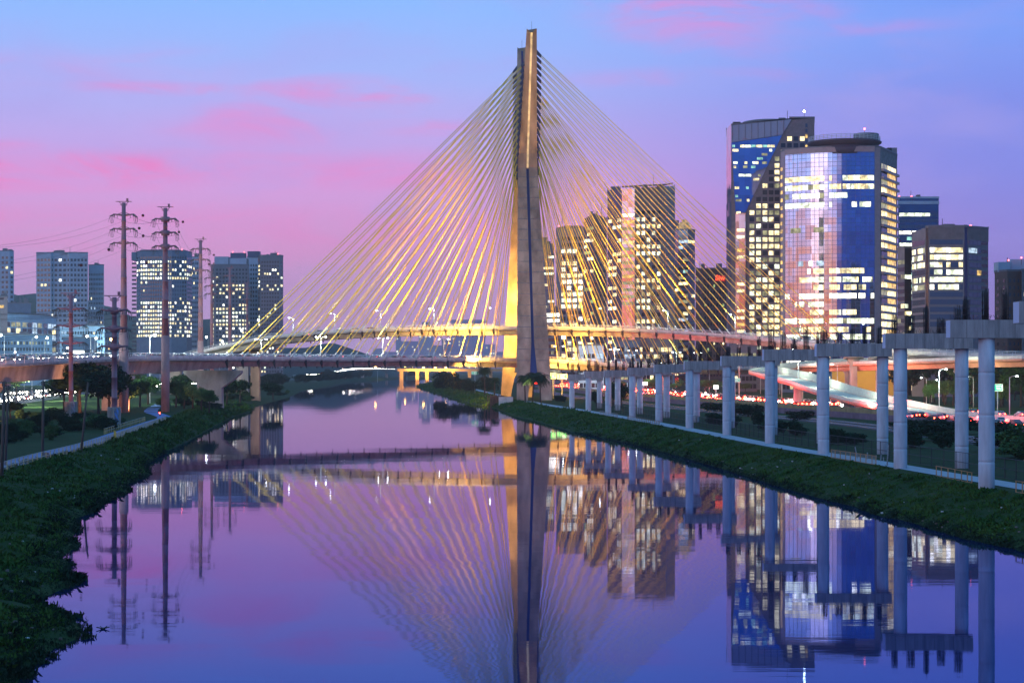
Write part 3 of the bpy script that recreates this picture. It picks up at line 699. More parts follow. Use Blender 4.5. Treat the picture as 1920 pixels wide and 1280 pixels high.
# ---------------------------------------------------------------- buildings
WDARK = mat('unlit_window', (.02,.025,.035), .12, spec=.8)
WBLUE = mat('unlit_window_blue', (.05,.09,.16), .15, spec=.9)
class Bld:
    def __init__(s, label, chain, top, wall, depth=24, cat='tower block', name='office_tower', group=None, z0=0.0, roof=GREYC, mats=None):
        """chain: picture column and distance of the street-side corners, left to right; top: height or list"""
        s.c = [Vector((X_(px, D), D, 0)) for px, D in chain]; n = len(s.c)
        s.top = top if isinstance(top, list) else [top]*n; s.rng = random.Random(len(label)*7+int(chain[0][0]))
        mid = (s.c[0]+s.c[-1])/2
        s.r = root(name, (mid.x, mid.y+depth/2, 0), label, cat, group)
        a = (s.c[-1]-s.c[0]).normalized(); nb = Vector((-a.y, a.x, 0))
        bk = lambda p, k: (p.x*(1+k*depth/p.y), p.y+depth)      # rear corners; flank walls run roughly away from the river view
        poly = [(p.x, p.y) for p in s.c]+[bk(s.c[-1], .96 if s.c[-1].x > 0 else 1.04), bk(s.c[0], 1.04 if s.c[0].x > 0 else .96)]
        tp = s.top+[s.top[-1], s.top[0]]
        mb = MB(); m = len(poly)
        vs = [(x, y, z0) for x, y in poly]+[(x, y, tp[i]) for i, (x, y) in enumerate(poly)]
        mi = mats or [0]*m
        for i in range(m): mb.add([vs[i], vs[(i+1) % m], vs[(i+1) % m+m], vs[i+m]], [(0,1,2,3)], mi[i] if i < len(mi) else 0)
        mb.build('wall', wall, s.r)
        mb = MB(); mb.add([(x, y, tp[i]-.02) for i, (x, y) in enumerate(poly)], [tuple(range(m))])
        # parapet
        for i in range(m):
            p, q = Vector((*poly[i], tp[i])), Vector((*poly[(i+1) % m], tp[(i+1) % m])); d = q-p
            if abs(d.z) < .3: mb.box(((p.x+q.x)/2, (p.y+q.y)/2, p.z+.45), (d.length, .4, .9), 0, math.atan2(d.y, d.x))
        mb.build('roof', roof, s.r)
        s.w = []; s.poly = poly
        # plant and masts on the roof
        rr_ = random.Random(int(chain[0][0]*3+chain[0][1])); wid = (s.c[-1]-s.c[0]).length
        if min(s.top) > 25 and wid > 8 and chain[0][1] < 3000:
            for k in range(rr_.randint(2, 4)):
                u = rr_.uniform(.15, .8); q = s.c[0].lerp(s.c[-1], u); zz = max(s.top); w_ = wid*rr_.uniform(.06, .16); hh = rr_.uniform(1.2, 3.2)*(1 if chain[0][1] < 1500 else 1.8)
                MB().box((q.x, q.y+depth*rr_.uniform(.3, .6), zz+hh/2-.6), (w_, 5, hh+1.2)).build('roof_plant', roof, s.r)
            q = s.c[0].lerp(s.c[-1], rr_.uniform(.2, .8)); MB().tube([(q.x, q.y+depth*.4, max(s.top)-1), (q.x, q.y+depth*.4, max(s.top)+rr_.uniform(4, 9))], .14 if chain[0][1] < 1500 else .3, 5).build('aerial', DARK, s.r)
    def seg(s, i): return s.c[i], s.c[i+1]
    def put(s, i, u0, u1, z0, z1, kind, off=.10, th=.12, p=None, q=None, part='window'):
        """window on facade i between fractions u0..u1"""
        if p is None: p, q = s.seg(i)
        a = p.lerp(q, u0); b = p.lerp(q, u1); d = (q-p).normalized(); nn = Vector((d.y, -d.x, 0))
        a = a+nn*off; b = b+nn*off
        s.w.append((a, b, z0, z1, nn, th, kind, part))
    def grid(s, i, z0, z1, fh, cols, fw=.6, fhh=.55, prob=.4, kinds=('warm','cool','dim'), rowp=None, dark=None, m0=.03, m1=.03, off=.10):
        p, q = s.seg(i); rows = int((z1-z0)/fh)
        for r in range(rows):
            pr = prob if rowp is None else rowp[min(r*len(rowp)//max(rows,1), len(rowp)-1)]
            pr2 = pr*s.rng.choice((.35, .8, 1.0, 1.5)); rk = s.rng.choice(kinds)
            for c in range(cols):
                u = m0+(1-m0-m1)*(c+.5)/cols; hw = (1-m0-m1)/cols*fw/2; zz = z0+r*fh+fh*(1-fhh)/2
                k = (rk if s.rng.random() < .65 else s.rng.choice(kinds)) if s.rng.random() < pr2 else None
                s.put(i, u-hw, u+hw, zz, zz+fh*fhh, k if k else (dark or 'DARK'), off)
    def ribbons(s, i, z0, z1, fh, bays=6, fhh=.5, prob=.4, kinds=('cool','warm'), dark='DARK', m0=.02, m1=.02, off=.10):
        rows = int((z1-z0)/fh)
        for r in range(rows):
            base = s.rng.choice((.1, .6, 1.0, 1.6))*prob; rk = s.rng.choice(kinds)
            for c in range(bays):
                u0 = m0+(1-m0-m1)*c/bays+.004; u1 = m0+(1-m0-m1)*(c+1)/bays-.004; zz = z0+r*fh+fh*(1-fhh)/2
                s.put(i, u0, u1, zz, zz+fh*fhh, rk if s.rng.random() < base else dark, off)
    def done(s, cap=100):
        s.w = [w for w in s.w if w[6] != 'NONE']
        order = sorted(s.w, key=lambda w: -(w[6] not in ('DARK','BLUE'))); keys = []
        def mt(k): return WDARK if k == 'DARK' else WBLUE if k == 'BLUE' else k if not isinstance(k, str) else lit(k)
        def bx_(mb, w, mi):
            a, b, z0, z1, nn, th, k, part = w; bk = nn*-th
            v = [a+bk, b+bk, b, a]
            mb.add([(p.x, p.y, z0) for p in v]+[(p.x, p.y, z1) for p in v], [(3,2,1,0)[::-1], (4,5,6,7)[::-1], (0,1,5,4)[::-1], (1,2,6,5)[::-1], (2,3,7,6)[::-1], (3,0,4,7)[::-1]], mi)
        for w in order[:cap]:
            mb = MB(); bx_(mb, w, 0); mb.build(w[7], mt(w[6]), s.r)
        rest = order[cap:]
        if rest:
            ks = []; mb = MB()
            for w in rest:
                if w[6] not in ks: ks.append(w[6])
                bx_(mb, w, ks.index(w[6]))
            T(mb.build('windows', [mt(k) for k in ks], s.r), kind='stuff')
        s.w = []
        return s
    def fins(s, i, n, z0, z1, m, w=.35, out=.35, m0=0.0, m1=0.0, name='mullions'):
        p, q = s.seg(i); d = (q-p); L_ = d.length; d.normalize(); nn = Vector((d.y, -d.x, 0)); mb = MB()
        for k in range(n+1):
            c = p.lerp(q, m0+(1-m0-m1)*k/n)+nn*out/2; mb.box((c.x, c.y, (z0+z1)/2), (w, out, z1-z0), 0, math.atan2(d.y, d.x))
        mb.build(name, m, s.r)
    def bands(s, i, z0, z1, fh, m, h=.5, out=.22, name='floor_bands'):
        p, q = s.seg(i); d = (q-p); mb = MB(); z = z0; ang = math.atan2(d.y, d.x); dd = d.normalized(); nn = Vector((dd.y, -dd.x, 0))
        while z < z1:
            c = (p+q)/2+nn*out/2; mb.box((c.x, c.y, z), (d.length, out, h), 0, ang); z += fh
        mb.build(name, m, s.r)
    def boxon(s, px0, px1, pytop, D, depth, m, name='roof_box', zb=None):
        x0, x1 = X_(px0, D), X_(px1, D); zt = Z_(pytop, D); zb = zb if zb is not None else min(s.top)
        mb = MB(); mb.bx(x0, x1, D, D+depth, zb, zt); return mb.build(name, m, s.r)
    def beacon(s, px, py, D, m=None, r=.55):
        p = P(px, py, D); mb = MB(); mb.tube([(p.x, p.y, p.z-3.2), (p.x, p.y, p.z-.3)], .12, 5); mb.build('beacon_mast', DARK, s.r)
        mb = MB(); mb.sphere(p, r); mb.build('beacon_lamp', m or LAMPR, s.r)

# --- right bank ---------------------------------------------------
# the glass wedge tower
D6 = 1020; t6 = [Z_(236, D6), Z_(232, D6), Z_(222, D6), Z_(222, D6)]
b6 = Bld('tallest tower, granite with a blue glass wedge running down one side', [(1362,1036),(1371,D6),(1480,D6),(1527,D6)], t6, [GRAN, GPINK], 34, mats=[1,0,0])
p, q = Vector((X_(1371,D6), D6, 0)), Vector((X_(1527,D6), D6, 0))
def quadface(poly, D, th, m, name, parent, tilt=0.0):       # flat panel proud of a front wall at distance D, real thickness
    mb = MB(); n = len(poly); xm = min(p[0] for p in poly); v = [(X_(a, D), D-th-tilt*(X_(a, D)-X_(xm, D)), Z_(b_, D)) for a, b_ in poly]; v2 = [(x, D-.02, z) for x, y, z in v]
    mb.add(v+v2, [tuple(range(n)), tuple(reversed(range(n, 2*n)))]+[(i, i+n, (i+1) % n+n, (i+1) % n) for i in range(n)]); return mb.build(name, m, parent)
quadface([(1371,268),(1466,254),(1398,398),(1379,398)][::-1], D6, .5, GBLUE, 'glass_wedge', b6.r)
quadface([(1371,236),(1484,224),(1466.5,253),(1371,267)][::-1], D6, .7, mat('louvre_grey', (.45,.42,.48), .35, .5), 'louvred_parapet', b6.r)
quadface([(1379,400),(1397,400),(1397,650),(1379,650)][::-1], D6, .3, GPINK, 'bronze_glass_strip', b6.r, .28)
def putpx(b_, x0, x1, y0, y1, D, kind, off=.3, part='window'):
    p = Vector((X_(x0, D), D, 0)); q = Vector((X_(x1, D), D, 0)); b_.put(0, 0, 1, Z_(y1, D), Z_(y0, D), kind, off, .12, p, q, part)
R = random.Random(3)
for y in np.arange(272, 398, 7.8):     # wedge floors
    xr = 1466-(y-254)/144*68; xl = 1371+(y-268)/130*8; x = xl+1.5
    dens = .85 if y < 276 else .35 if R.random() < .6 else .05
    while x < xr-9:
        w_ = R.choice((6, 9, 12)); 
        if R.random() < dens: putpx(b6, x, min(x+w_-1, xr-5), y, y+4.6, D6, R.choice(('warm','teal','dim','cool','warm')), .62)
        x += w_
for y in np.arange(404, 650, 12.6):
    if R.random() < .75: putpx(b6, 1381, 1395, y, y+5.5, D6, R.choice(('warm','warm','amber','cool')), 1.75)
for j, y in enumerate(np.arange(256, 650, 12.6)):
    for i, x in enumerate((1405.5, 1418, 1430, 1441.5, 1452.5, 1464, 1476, 1488, 1500)):
        left_lim = 1402+max(0, (398-y))/144*68
        if x < left_lim or (x > 1460 and y > 300): continue
        lp = .8 if y < 262 else .18 if y < 380 else .92 if (j % 7) in (0,1,2,4) else .62
        putpx(b6, x, x+8.6, y, y+8.2, D6, R.choice(('warm','cool','warm','dim')) if R.random() < lp else 'DARK', .1)
for y in np.arange(232, 300, 10): putpx(b6, 1510, 1514, y, y+7, D6, 'amber' if R.random() < .5 else 'BLUE', .1)
b6.beacon(1508, 209, D6+10, LAMPW, .6); b6.done()
mb = MB()
for k in range(9):
    a = P(1373+k*12, 236-k*1.2, D6); mb.box((a.x, a.y-.9, a.z-4), (.25,.3,8.4))
mb.build('parapet_ribs', GRAN, b6.r)
mb = MB(); a = P(1440, 221, D6+16); mb.lathe((a.x, a.y, b6.top[-1]-2), [(14,0),(14,1.9),(12,2.3)], 24); mb.build('roof_drum', GREYC, b6.r)
mb = MB(); a = P(1381, 232, D6+4); mb.box((a.x, a.y, a.z), (4,3,1.6)); mb.tube([(a.x,a.y,a.z-2),(a.x,a.y,a.z)], .3, 5); mb.build('roof_crane', DARK, b6.r)

# the curved mirror tower
D7 = 948; zt7 = Z_(278, D7)
cA, cB = Vector((X_(1472,958), 958, 0)), Vector((X_(1640,944), 944, 0)); arc = []
NA = 20
nb_ = Vector(((cB-cA).y, -(cB-cA).x, 0)).normalized()
for k in range(NA+1):
    u = k/NA; arc.append(cA.lerp(cB, u)+nb_*(4*u*(1-u)*5.2))
chain7 = [(1463.5,966),(1472,958)]+[(CX+FPX*p.x/p.y, p.y) for p in arc[1:-1]]+[(1640,944),(1650.5,946),(1682,980)]
b7 = Bld('curved mirror glass tower topped by a round helipad disc', chain7, zt7, [GRANP, GBLUE, CONC_D], 34, mats=[0]+[1]*NA+[0,2])
def pos7(px):
    for k in range(NA):
        a, b_ = arc[k], arc[k+1]; pa, pb = CX+FPX*a.x/a.y, CX+FPX*b_.x/b_.y
        if pa <= px <= pb+1e-6: return a.lerp(b_, (px-pa)/(pb-pa))
    return arc[-1]
FH7 = 16.35/3.72
rows7 = [(403,'warm',[(367,572),(597,612),(667,832)]),(447,'warm',[(367,572),(597,660),(667,832)]),(492,'cool',[(367,572),(597,692)]),(540,'cool',[(367,572),(597,612),(715,742),(755,815)]),
 (670,'dim',[(367,450),(515,570)]),(845,'bluish',[(435,570)]),(885,'warm',[(482,500),(515,570),(597,780)]),(930,'cool',[(440,570),(597,660),(667,825)]),(970,'warm',[(515,570),(597,740),(750,790)]),
 (1015,'white',[(367,390),(440,570),(597,740),(750,832)]),(1058,'cool',[(390,430),(440,570)]),(1100,'warm',[(440,570),(597,660),(667,740)]),(1145,'cool',[(367,430),(440,570),(597,832)]),
 (1190,'warm',[(397,570),(597,700),(720,745),(790,815)]),(1228,'cool',[(372,570),(600,640),(667,832)])]
for yz, kind, spans in rows7:
    y = 190+yz/2.783; z = Z_(y, D7)
    for a, b_ in spans:
        x = 1340+a/2.781; xe = 1340+b_/2.781
        while x < xe-.8:
            x2 = min(x+R.choice((7,10,13)), xe); m_ = (x+x2)/2
            if R.random() < .92: b7.put(0, 0, 1, z-1.35, z+1.25, kind if R.random() < .7 else R.choice(('warm','cool','dim','white')), .12, .12, pos7(x+.3), pos7(x2-.3))
            x = x2
nbal = 0
for k in range(27):      # balconies on the right flank, small ones on the left edge
    y = 190+(352+k*40.6)/2.783; D_ = 962; z = Z_(y, D_); 
    if z < 8: break
    b7.put(NA+2, .06, .40, z-1.3, z+1.3, R.choice(('dim','DARK','warm')) , .10); b7.put(NA+2, .42, .92, z-1.3, z+1.3, R.choice(('amber','warm','amber')), .10)
    p_, q_ = b7.seg(NA+2); a = p_.lerp(q_, .5); d = (q_-p_).normalized(); nn = Vector((d.y,-d.x,0)); c_ = a+nn*.8
    mb = MB(); mb.box((c_.x, c_.y, z-2.1), ((q_-p_).length*.94, 1.6, 1.25), 0, math.atan2(d.y, d.x)); mb.build('balcony', GRANP, b7.r)
    b7.put(0, .05, .45, z-1.0, z+.8, 'amber', .12)
b7.done()
# horizontal floor joints and vertical mullions of the curtain wall
mb = MB(); z = 8
while z < zt7:
    for k in range(NA):
        a, b_ = arc[k], arc[k+1]; c_ = (a+b_)/2+nb_*.03; mb.box((c_.x, c_.y, z), ((b_-a).length, .10, .14), 0, math.atan2((b_-a).y, (b_-a).x))
    z += FH7/2
for k in range(NA+1): mb.box((arc[k].x+nb_.x*.05, arc[k].y+nb_.y*.05, (zt7+5)/2), (.12,.12,zt7-5))
mb.build('mullions', mat('mullion_blue', (.08,.13,.25), .4), b7.r)
mb = MB(); 
for k in range(NA):
    a, b_ = arc[k], arc[k+1]; c_ = (a+b_)/2; mb.box((c_.x+nb_.x*.3, c_.y+nb_.y*.3, zt7-1.0), ((b_-a).length+.1, .5, 2.6), 0, math.atan2((b_-a).y, (b_-a).x))
mb.build('parapet_band', GRANP, b7.r)
#  mb.box((xc_.x, xc_.y+.2, zt7*.5-3), (1.1,.8,zt7-22)); mb.build('recess_strip', mat('dark_recess', (.02,.03,.08), .3), b7.r)
a = P(1583, 268, 958)
mb = MB(); mb.lathe((a.x, a.y, zt7-3), [(15,0),(15.4,4.5)], 32); mb.lathe((a.x, a.y, zt7), [(15,1.5),(18.6,3.2),(18.8,4.0),(18.6,4.1)], 48); mb.build('helipad_disc', mat('helipad_underside', (.07,.06,.09), .6), b7.r)
mb = MB()
for k in range(48): an = 2*PI*k/48; mb.box((a.x+18*math.cos(an), a.y+18*math.sin(an), zt7+5.2), (.2,.2,2.4))
for h_ in (4.8, 5.6, 6.4): mb.tube([(a.x+18*math.cos(t_), a.y+18*math.sin(t_), zt7+h_) for t_ in np.linspace(0, 2*PI, 49)], .12, 4)
mb.build('helipad_railing', mat('pale_rail', (.5,.55,.6), .5), b7.r)
mb = MB(); a2 = P(1624, 262, 965); mb.lathe((a2.x, a2.y, zt7+3.3), [(6.5,0),(6.5,5.6),(6.2,6.0)], 20); mb.build('lift_house', CONC_D, b7.r)
b7.beacon(1621, 242, 962)
b7.boxon(1664, 1672, 277, 978, 8, DARK, 'roof_plant'); b7.boxon(1672, 1682, 277, 982, 10, GRANP, 'roof_wall')

# R8 teal glass slab
D8 = 1290; b8 = Bld('teal glass office slab with rows of white lit floors and a pale roof band', [(1684,D8),(1760,D8)], Z_(371, D8), GTEAL, 26)
b8.ribbons(0, 60, Z_(392, D8), 4.1, 5, .55, .85, ('teal','cool','teal','white'), 'BLUE'); b8.ribbons(0, 8, 60, 4.1, 5, .55, .4, ('teal','cool'), 'BLUE'); b8.done(90)
mb = MB(); mb.bx(X_(1684,D8)-.3, X_(1760,D8)+.3, D8-.5, D8-.1, Z_(383,D8), Z_(377,D8)); mb.bx(X_(1684,D8)-.3, X_(1760,D8)+.3, D8-.5, D8-.1, Z_(371,D8)-.4, Z_(371,D8)+.8); mb.build('roof_band', WH, b8.r)
b8.beacon(1686, 368, D8, None, .5); b8.beacon(1709, 368, D8, None, .5)
# R9 octagonal grey office
D9 = 760; b9 = Bld('grey panelled office block with bright ribbon windows and canted corners', [(1709.6,778),(1735.5,D9+1),(1741,D9),(1808,D9),(1814,D9+1),(1853,770)], [Z_(436,778),Z_(427,D9),Z_(426,D9),Z_(425.5,D9),Z_(426.5,D9),Z_(429,770)], [GREYC, GDARK], 34, mats=[0,1,0,1,0])
zs9 = [Z_(340+y/3.764, D9) for y in (428, 485, 535, 588, 640, 692, 745, 797, 850, 903, 955, 1008)]
for j, z in enumerate(zs9):
    lp = 0 if j == 0 or j > 6 else 1
    for c in range(8):
        b9.put(2, .04+c*.115, .04+c*.115+.112, z-1.0, z+1.0, R.choice(('warm','cool','white','warm')) if R.random() < lp*(.95 if j in (1,2,5) else .7) else 'BLUE')
        if c < 7: b9.put(0, .05+c*.13, .05+c*.13+.115, z-1.0, z+1.0, R.choice(('cool','warm','dim')) if R.random() < lp*.8 and j != 4 else 'DARK')
    for c in range(3): b9.put(4, .06+c*.2, .06+c*.2+.19, z-1.0, z+1.0, ('bluish' if j == 1 and c < 2 else 'amber' if j == 4 and c == 2 else 'BLUE'))
    b9.put(4, .68, .97, z-.6, z+.6, 'DARK')
b9.fins(2, 36, Z_(450,D9), Z_(427,D9), CONC_D, .1, .12); b9.fins(4, 16, Z_(450,D9), Z_(429,D9), CONC_D, .1, .12); b9.done()
b9.beacon(1820, 424, D9+6); b9.boxon(1828, 1834, 424, D9+6, 3, DARK, 'roof_vent')
b9b = Bld('narrow grey office annex beside the canted block with a few lit floors', [(1683,800),(1696,795),(1709,798)], Z_(466, 796), [GREYC, GDARK], 24, mats=[0,1])
b9b.ribbons(0, 8, Z_(475,796), 3.1, 2, .55, .4, ('dim','warm')); b9b.ribbons(1, 8, Z_(475,796), 3.1, 2, .55, .6, ('cool','warm')); b9b.done(60)
# R10 brown block at the edge
b10 = Bld('dark brown apartment block with white water tanks on its roof', [(1865,840),(1889,830),(1914,832),(1916,826),(1960,828)], Z_(509, 832), [BRWN, GREYC], 26, name='apartment_block', cat='apartment block', mats=[0,0,0,1])
b10.grid(0, 8, Z_(515,832), 3.1, 2, .35, .5, .02, ('warm',)); b10.grid(1, 8, Z_(515,832), 3.1, 3, .3, .5, .02, ('warm',), dark='BLUE'); b10.grid(3, 8, Z_(515,832), 3.1, 4, .5, .5, .1, ('warm',)); b10.done(60)
b10.boxon(1872, 1895, 491, 836, 8, WH, 'water_tank', Z_(509,832)); b10.boxon(1896, 1930, 486, 840, 8, WH, 'water_tank', Z_(509,832))
b10.beacon(1891, 488, 838, None, .35); b10.beacon(1915, 483, 838, None, .35)
# --- centre right
b3 = Bld('broad grey stone tower with a slanting roof and a strip of peach glass', [(1139,1114),(1166,1098),(1190,1096),(1248,1096),(1265,1106)], [Z_(357,1114),Z_(355,1098),Z_(353,1096),Z_(349,1096),Z_(349,1106)], [GREYC, GPINK, GDARK, WH], 40, mats=[2,1,0,3])
b3.grid(0, 8, Z_(395,1100), 3.95, 3, .8, .5, .45, ('warm','cool')); b3.grid(2, 8, Z_(392,1096), 3.95, 5, .62, .55, .6, ('warm','cool','warm','dim'), rowp=[.3,.65,.9,.5,.8,.9,.5,.75,.85,.6], m1=.14)
b3.ribbons(1, Z_(575,1096), Z_(395,1096), 3.95, 1, .45, .75, ('warm','amber','warm','white'), MATS['lit_window_dim'] if 'lit_window_dim' in MATS else lit('dim'))
b3.fins(3, 9, 10, Z_(352,1100), GREYC, .12, .2); b3.bands(3, 10, Z_(352,1100), 3.95, GREYC, .3, .15); b3.done()
mb = MB(); a = P(1232, 350, 1100); c_ = P(1262, 343.5, 1100); mb.tube([a, c_], [.5,.3], 5); mb.tube([(a.x+1,a.y,a.z-4),(a.x+1,a.y,a.z+.5)], .3, 5); mb.build('roof_crane', mat('crane_red', (.25,.05,.05), .6), b3.r)
mb = MB(); a = P(1166,353,1097); c_ = P(1248,349,1095); mb.tube([(a.x,a.y-.5,a.z+.8),(c_.x,c_.y-.5,c_.z+.8)], .5, 5); mb.build('roof_edge_rail', GREYC, b3.r)
b2 = Bld('dark glass tower with a curved roofline and greenish lit floors', [(1095,1240),(1113,1232),(1138,1240)], [Z_(410,1236),Z_(401,1236),Z_(408,1236)], [GDARK, GREYC], 30, mats=[0,1])
b2.ribbons(0, 8, Z_(418,1236), 4.0, 3, .5, .7, ('green','cool','warm')); b2.grid(1, 8, Z_(425,1236), 4.0, 3, .3, .4, .06, ('dim',)); b2.done()
b1 = Bld('beige gridded office tower with tall lit windows standing behind the cables', [(1043,1330),(1050,1318),(1095,1316)], Z_(428,1320), [BEIGE, GREYC], 34, mats=[1,0])
b1.grid(1, 8, Z_(438,1320), 4.3, 4, .72, .62, .6, ('warm','cool','white','warm'), rowp=[.3,.5,.35,.6,.8,.95,.95,.8,.5,.2]); b1.done()
b1.boxon(1058, 1092, 423, 1326, 10, BEIGE); b1.beacon(1048, 424, 1325, None, .5)
b0 = Bld('thin purple-grey tower with banded lit floors right beside the pylon', [(1016,1500),(1039,1496)], Z_(458,1498), GREYC, 24)
b0.ribbons(0, 8, Z_(468,1498), 4.4, 2, .4, .5, ('teal','cool','warm'), 'BLUE'); b0.done(60); b0.boxon(1016, 1026, 445, 1500, 8, GREYC)
b0c = Bld('low office block with two white lit storeys beside the pylon', [(1022,1180),(1050,1176)], Z_(580,1178), GREYC, 20)
b0c.put(0,.1,.95,Z_(604,1178),Z_(598,1178),'white'); b0c.put(0,.1,.95,Z_(594,1178),Z_(587,1178),'white'); b0c.ribbons(0, 6, Z_(612,1178), 4, 5, .5, .5, ('amber','warm','dim')); b0c.done()
b4 = Bld('dark teal tower with a stepped crown lit gold', [(1265,1390),(1272,1380),(1290,1378),(1303,1388)], Z_(432,1384), [GTEAL, GREYC, GDARK], 30, mats=[2,0,1])
b4.ribbons(1, 8, Z_(442,1384), 4.4, 2, .5, .45, ('bluish','dim','warm','teal'), 'BLUE'); b4.ribbons(0, 8, Z_(442,1384), 4.4, 1, .5, .2, ('warm',)); b4.ribbons(2, 8, Z_(442,1384), 4.4, 2, .5, .15, ('warm',)); b4.done(70)
mb = MB(); a = P(1283, 432, 1392)
for k, (r_, h_) in enumerate(((7.5,2.5),(5.8,5),(4,7.4),(2,9.4))): mb.lathe((a.x, a.y, Z_(433,1384)-.5), [(r_,0),(r_*.92,h_)], 8, 0, False)
mb.build('stepped_crown', mat('crown_glow', (.5,.36,.16), .5, emit=(1,.62,.22), estr=.35, evar=.9, escale=.3), b4.r); b4.boxon(1266, 1273, 413, 1392, 8, GREYC, 'lift_tower')  # crown's emission stands in for the gold light falling on it
b5 = Bld('low dark brown hotel carrying a small red rooftop sign', [(1304,1190),(1318,1184),(1366,1182)], [Z_(500,1186),Z_(505,1186),Z_(505,1186)], [BRWN, BRWN], 40, name='hotel', cat='hotel', mats=[0,0])
b5.grid(1, 8, Z_(512,1186), 4.0, 8, .5, .45, .10, ('green','dim','warm')); b5.grid(0, 8, Z_(512,1186), 4.0, 2, .5, .45, .05, ('dim',)); b5.done(70)
# red sign: three joined letters
D5 = 1181; SIGN = mat('red_sign_letters', (.5,.05,.02), .5, emit=(1,.10,.03), estr=2.6)
sg = root('rooftop_sign', tuple(P(1350,526,D5)), 'small glowing red letter sign on the dark brown hotel', 'sign')
mb = MB(); a = P(1341,527,D5); c_ = P(1360,516,D5); mb.bx(a.x, c_.x, D5-.2, D5+.2, a.z, c_.z); mb.build('backing', mat('sign_back', (.22,.02,.015), .6, emit=(1,.05,.03), estr=.35), sg)
fc = bpy.data.curves.new('lettering', 'FONT'); fc.body = 'Siw'; fc.size = 4.3; fc.extrude = .1; fc.align_x = 'CENTER'; fc.offset = .06
ft = bpy.data.objects.new('lettering_curve', fc); COL.objects.link(ft); bpy.context.view_layer.update()
fm_ = bpy.data.meshes.new_from_object(ft.evaluated_get(bpy.context.evaluated_depsgraph_get())); bpy.data.objects.remove(ft)
fm_.materials.clear(); fm_.materials.append(SIGN)
fo = bpy.data.objects.new('lettering', fm_); COL.objects.link(fo); fo.parent = sg; fo.location = (0, -.45, .35); fo.rotation_euler = (PI/2, 0, 0)
# low buildings under and behind the right decks
lows = [('low white hall with a bluish lit front under the right spans', 1085,1132,648,980,WH,'bluish',.2), ('wide low glass showroom glowing blue behind the lower deck', 1148,1200,640,1010,BLUG,'bluish',.5),
        ('low grey block behind the railing lamps', 1196,1262,636,1020,GREYC,'warm',.35), ('low green-lit shop block at the foot of the wedge tower', 1368,1420,648,930,GREYC,'green',.4),
        ('low brightly lit lobby block at the foot of the mirror tower', 1464,1560,640,900,BLUG,'white',.5), ('low lit garage block between the mirror tower and annex', 1655,1712,652,860,GREYC,'warm',.3),
        ('dim low block behind the grey office', 1800,1866,610,900,GREYC,'dim',.15)]
for lb, a, c_, y, D, m_, k_, pr in lows:
    bb = Bld(lb, [(a,D),(c_,D)], Z_(y,D), m_, 22, name='low_building', cat='building'); n_ = max(3, int((c_-a)/7))
    bb.grid(0, 3.5, Z_(y+3,D), 3.8, n_, .8, .6, pr, (k_, 'warm' if k_ != 'bluish' else 'bluish', 'dim')); bb.done(60)

# --- left bank
DL = 2250
def block(label, chain, py, wall, fh, cols, prob, kinds, depth=30, rowp=None, fw=.55, fhh=.5, cap=40, dark='DARK', **k):
    D = chain[0][1]; b_ = Bld(label, chain, Z_(py, D), wall, depth, **k)
    for i in range(len(chain)-1):
        w = abs(chain[i+1][0]-chain[i][0]); n_ = max(1, int(round(cols*w/abs(chain[-1][0]-chain[0][0]))))
        b_.grid(i, 8, Z_(py, D)-3, fh, n_, fw, fhh, prob, kinds, rowp, dark)
    return b_.done(cap)
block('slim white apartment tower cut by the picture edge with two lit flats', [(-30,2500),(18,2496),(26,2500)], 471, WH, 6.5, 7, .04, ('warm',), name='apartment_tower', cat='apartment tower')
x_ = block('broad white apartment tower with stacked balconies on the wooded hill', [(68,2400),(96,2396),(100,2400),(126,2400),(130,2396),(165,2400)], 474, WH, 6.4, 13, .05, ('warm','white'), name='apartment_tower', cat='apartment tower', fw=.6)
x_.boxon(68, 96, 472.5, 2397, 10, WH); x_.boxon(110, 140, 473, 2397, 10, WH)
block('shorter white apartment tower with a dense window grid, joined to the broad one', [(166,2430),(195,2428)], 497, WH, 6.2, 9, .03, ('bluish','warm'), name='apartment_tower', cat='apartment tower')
L5 = Bld('stepped eight-sided office tower with bright square windows', [(256,DL+30),(263,DL+8),(322,DL),(350,DL+10),(360,DL+40)], Z_(470, DL), [BLUG], 60)
fh5 = 7.6/FPX*DL; z5 = Z_(476, DL)
for i, cols in ((1, 13), (2, 6), (3, 3), (0, 2)):
    for r in range(20):
        y = 480+r*7.7; zz = Z_(y, DL)
        lp = {0:.0,1:.85,2:.6,3:.8,4:.95,5:.97}.get(r, .04) if r < 11 else .92
        for c in range(cols):
            k = R.choice(('warm','white','warm','cool')) if R.random() < lp*(1 if i == 1 else .55) else ('BLUE' if (6 <= r < 11 and not (4 <= c <= 9)) else 'DARK')
            L5.put(i, (c+.22)/cols, (c+.78)/cols, zz-fh5*.62, zz-fh5*.08, k)
L5.done(100)
L5.boxon(264, 345, 468, DL+14, 26, BLUG); L5.boxon(246.5, 256, 488, DL+26, 30, BLUG, 'side_wing'); L5.boxon(250, 258, 480, DL+30, 30, BLUG, 'side_wing')
mb = MB()
for r in range(22):
    a = P(251.5, 494+r*7.7, DL+25.8); mb.box((a.x, a.y, a.z), (5.4,.2,2.2))
mb.build('wing_windows', WDARK, L5.r); L5.beacon(341, 468, DL+10, None, .8)
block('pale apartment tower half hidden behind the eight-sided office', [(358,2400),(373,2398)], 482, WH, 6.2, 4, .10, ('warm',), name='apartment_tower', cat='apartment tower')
L6 = block('grey stone office tower with scattered lit windows and a pitched crown', [(396,DL),(402,DL-8),(467,DL-6)], 497, [GREYC], 7.3*.638, 11, .6, ('warm','white','warm','cool'), 40, [.1,.5,.15,.5,.6,.85,.7,.8,.15,.3,.9,.1,.0], cap=100)
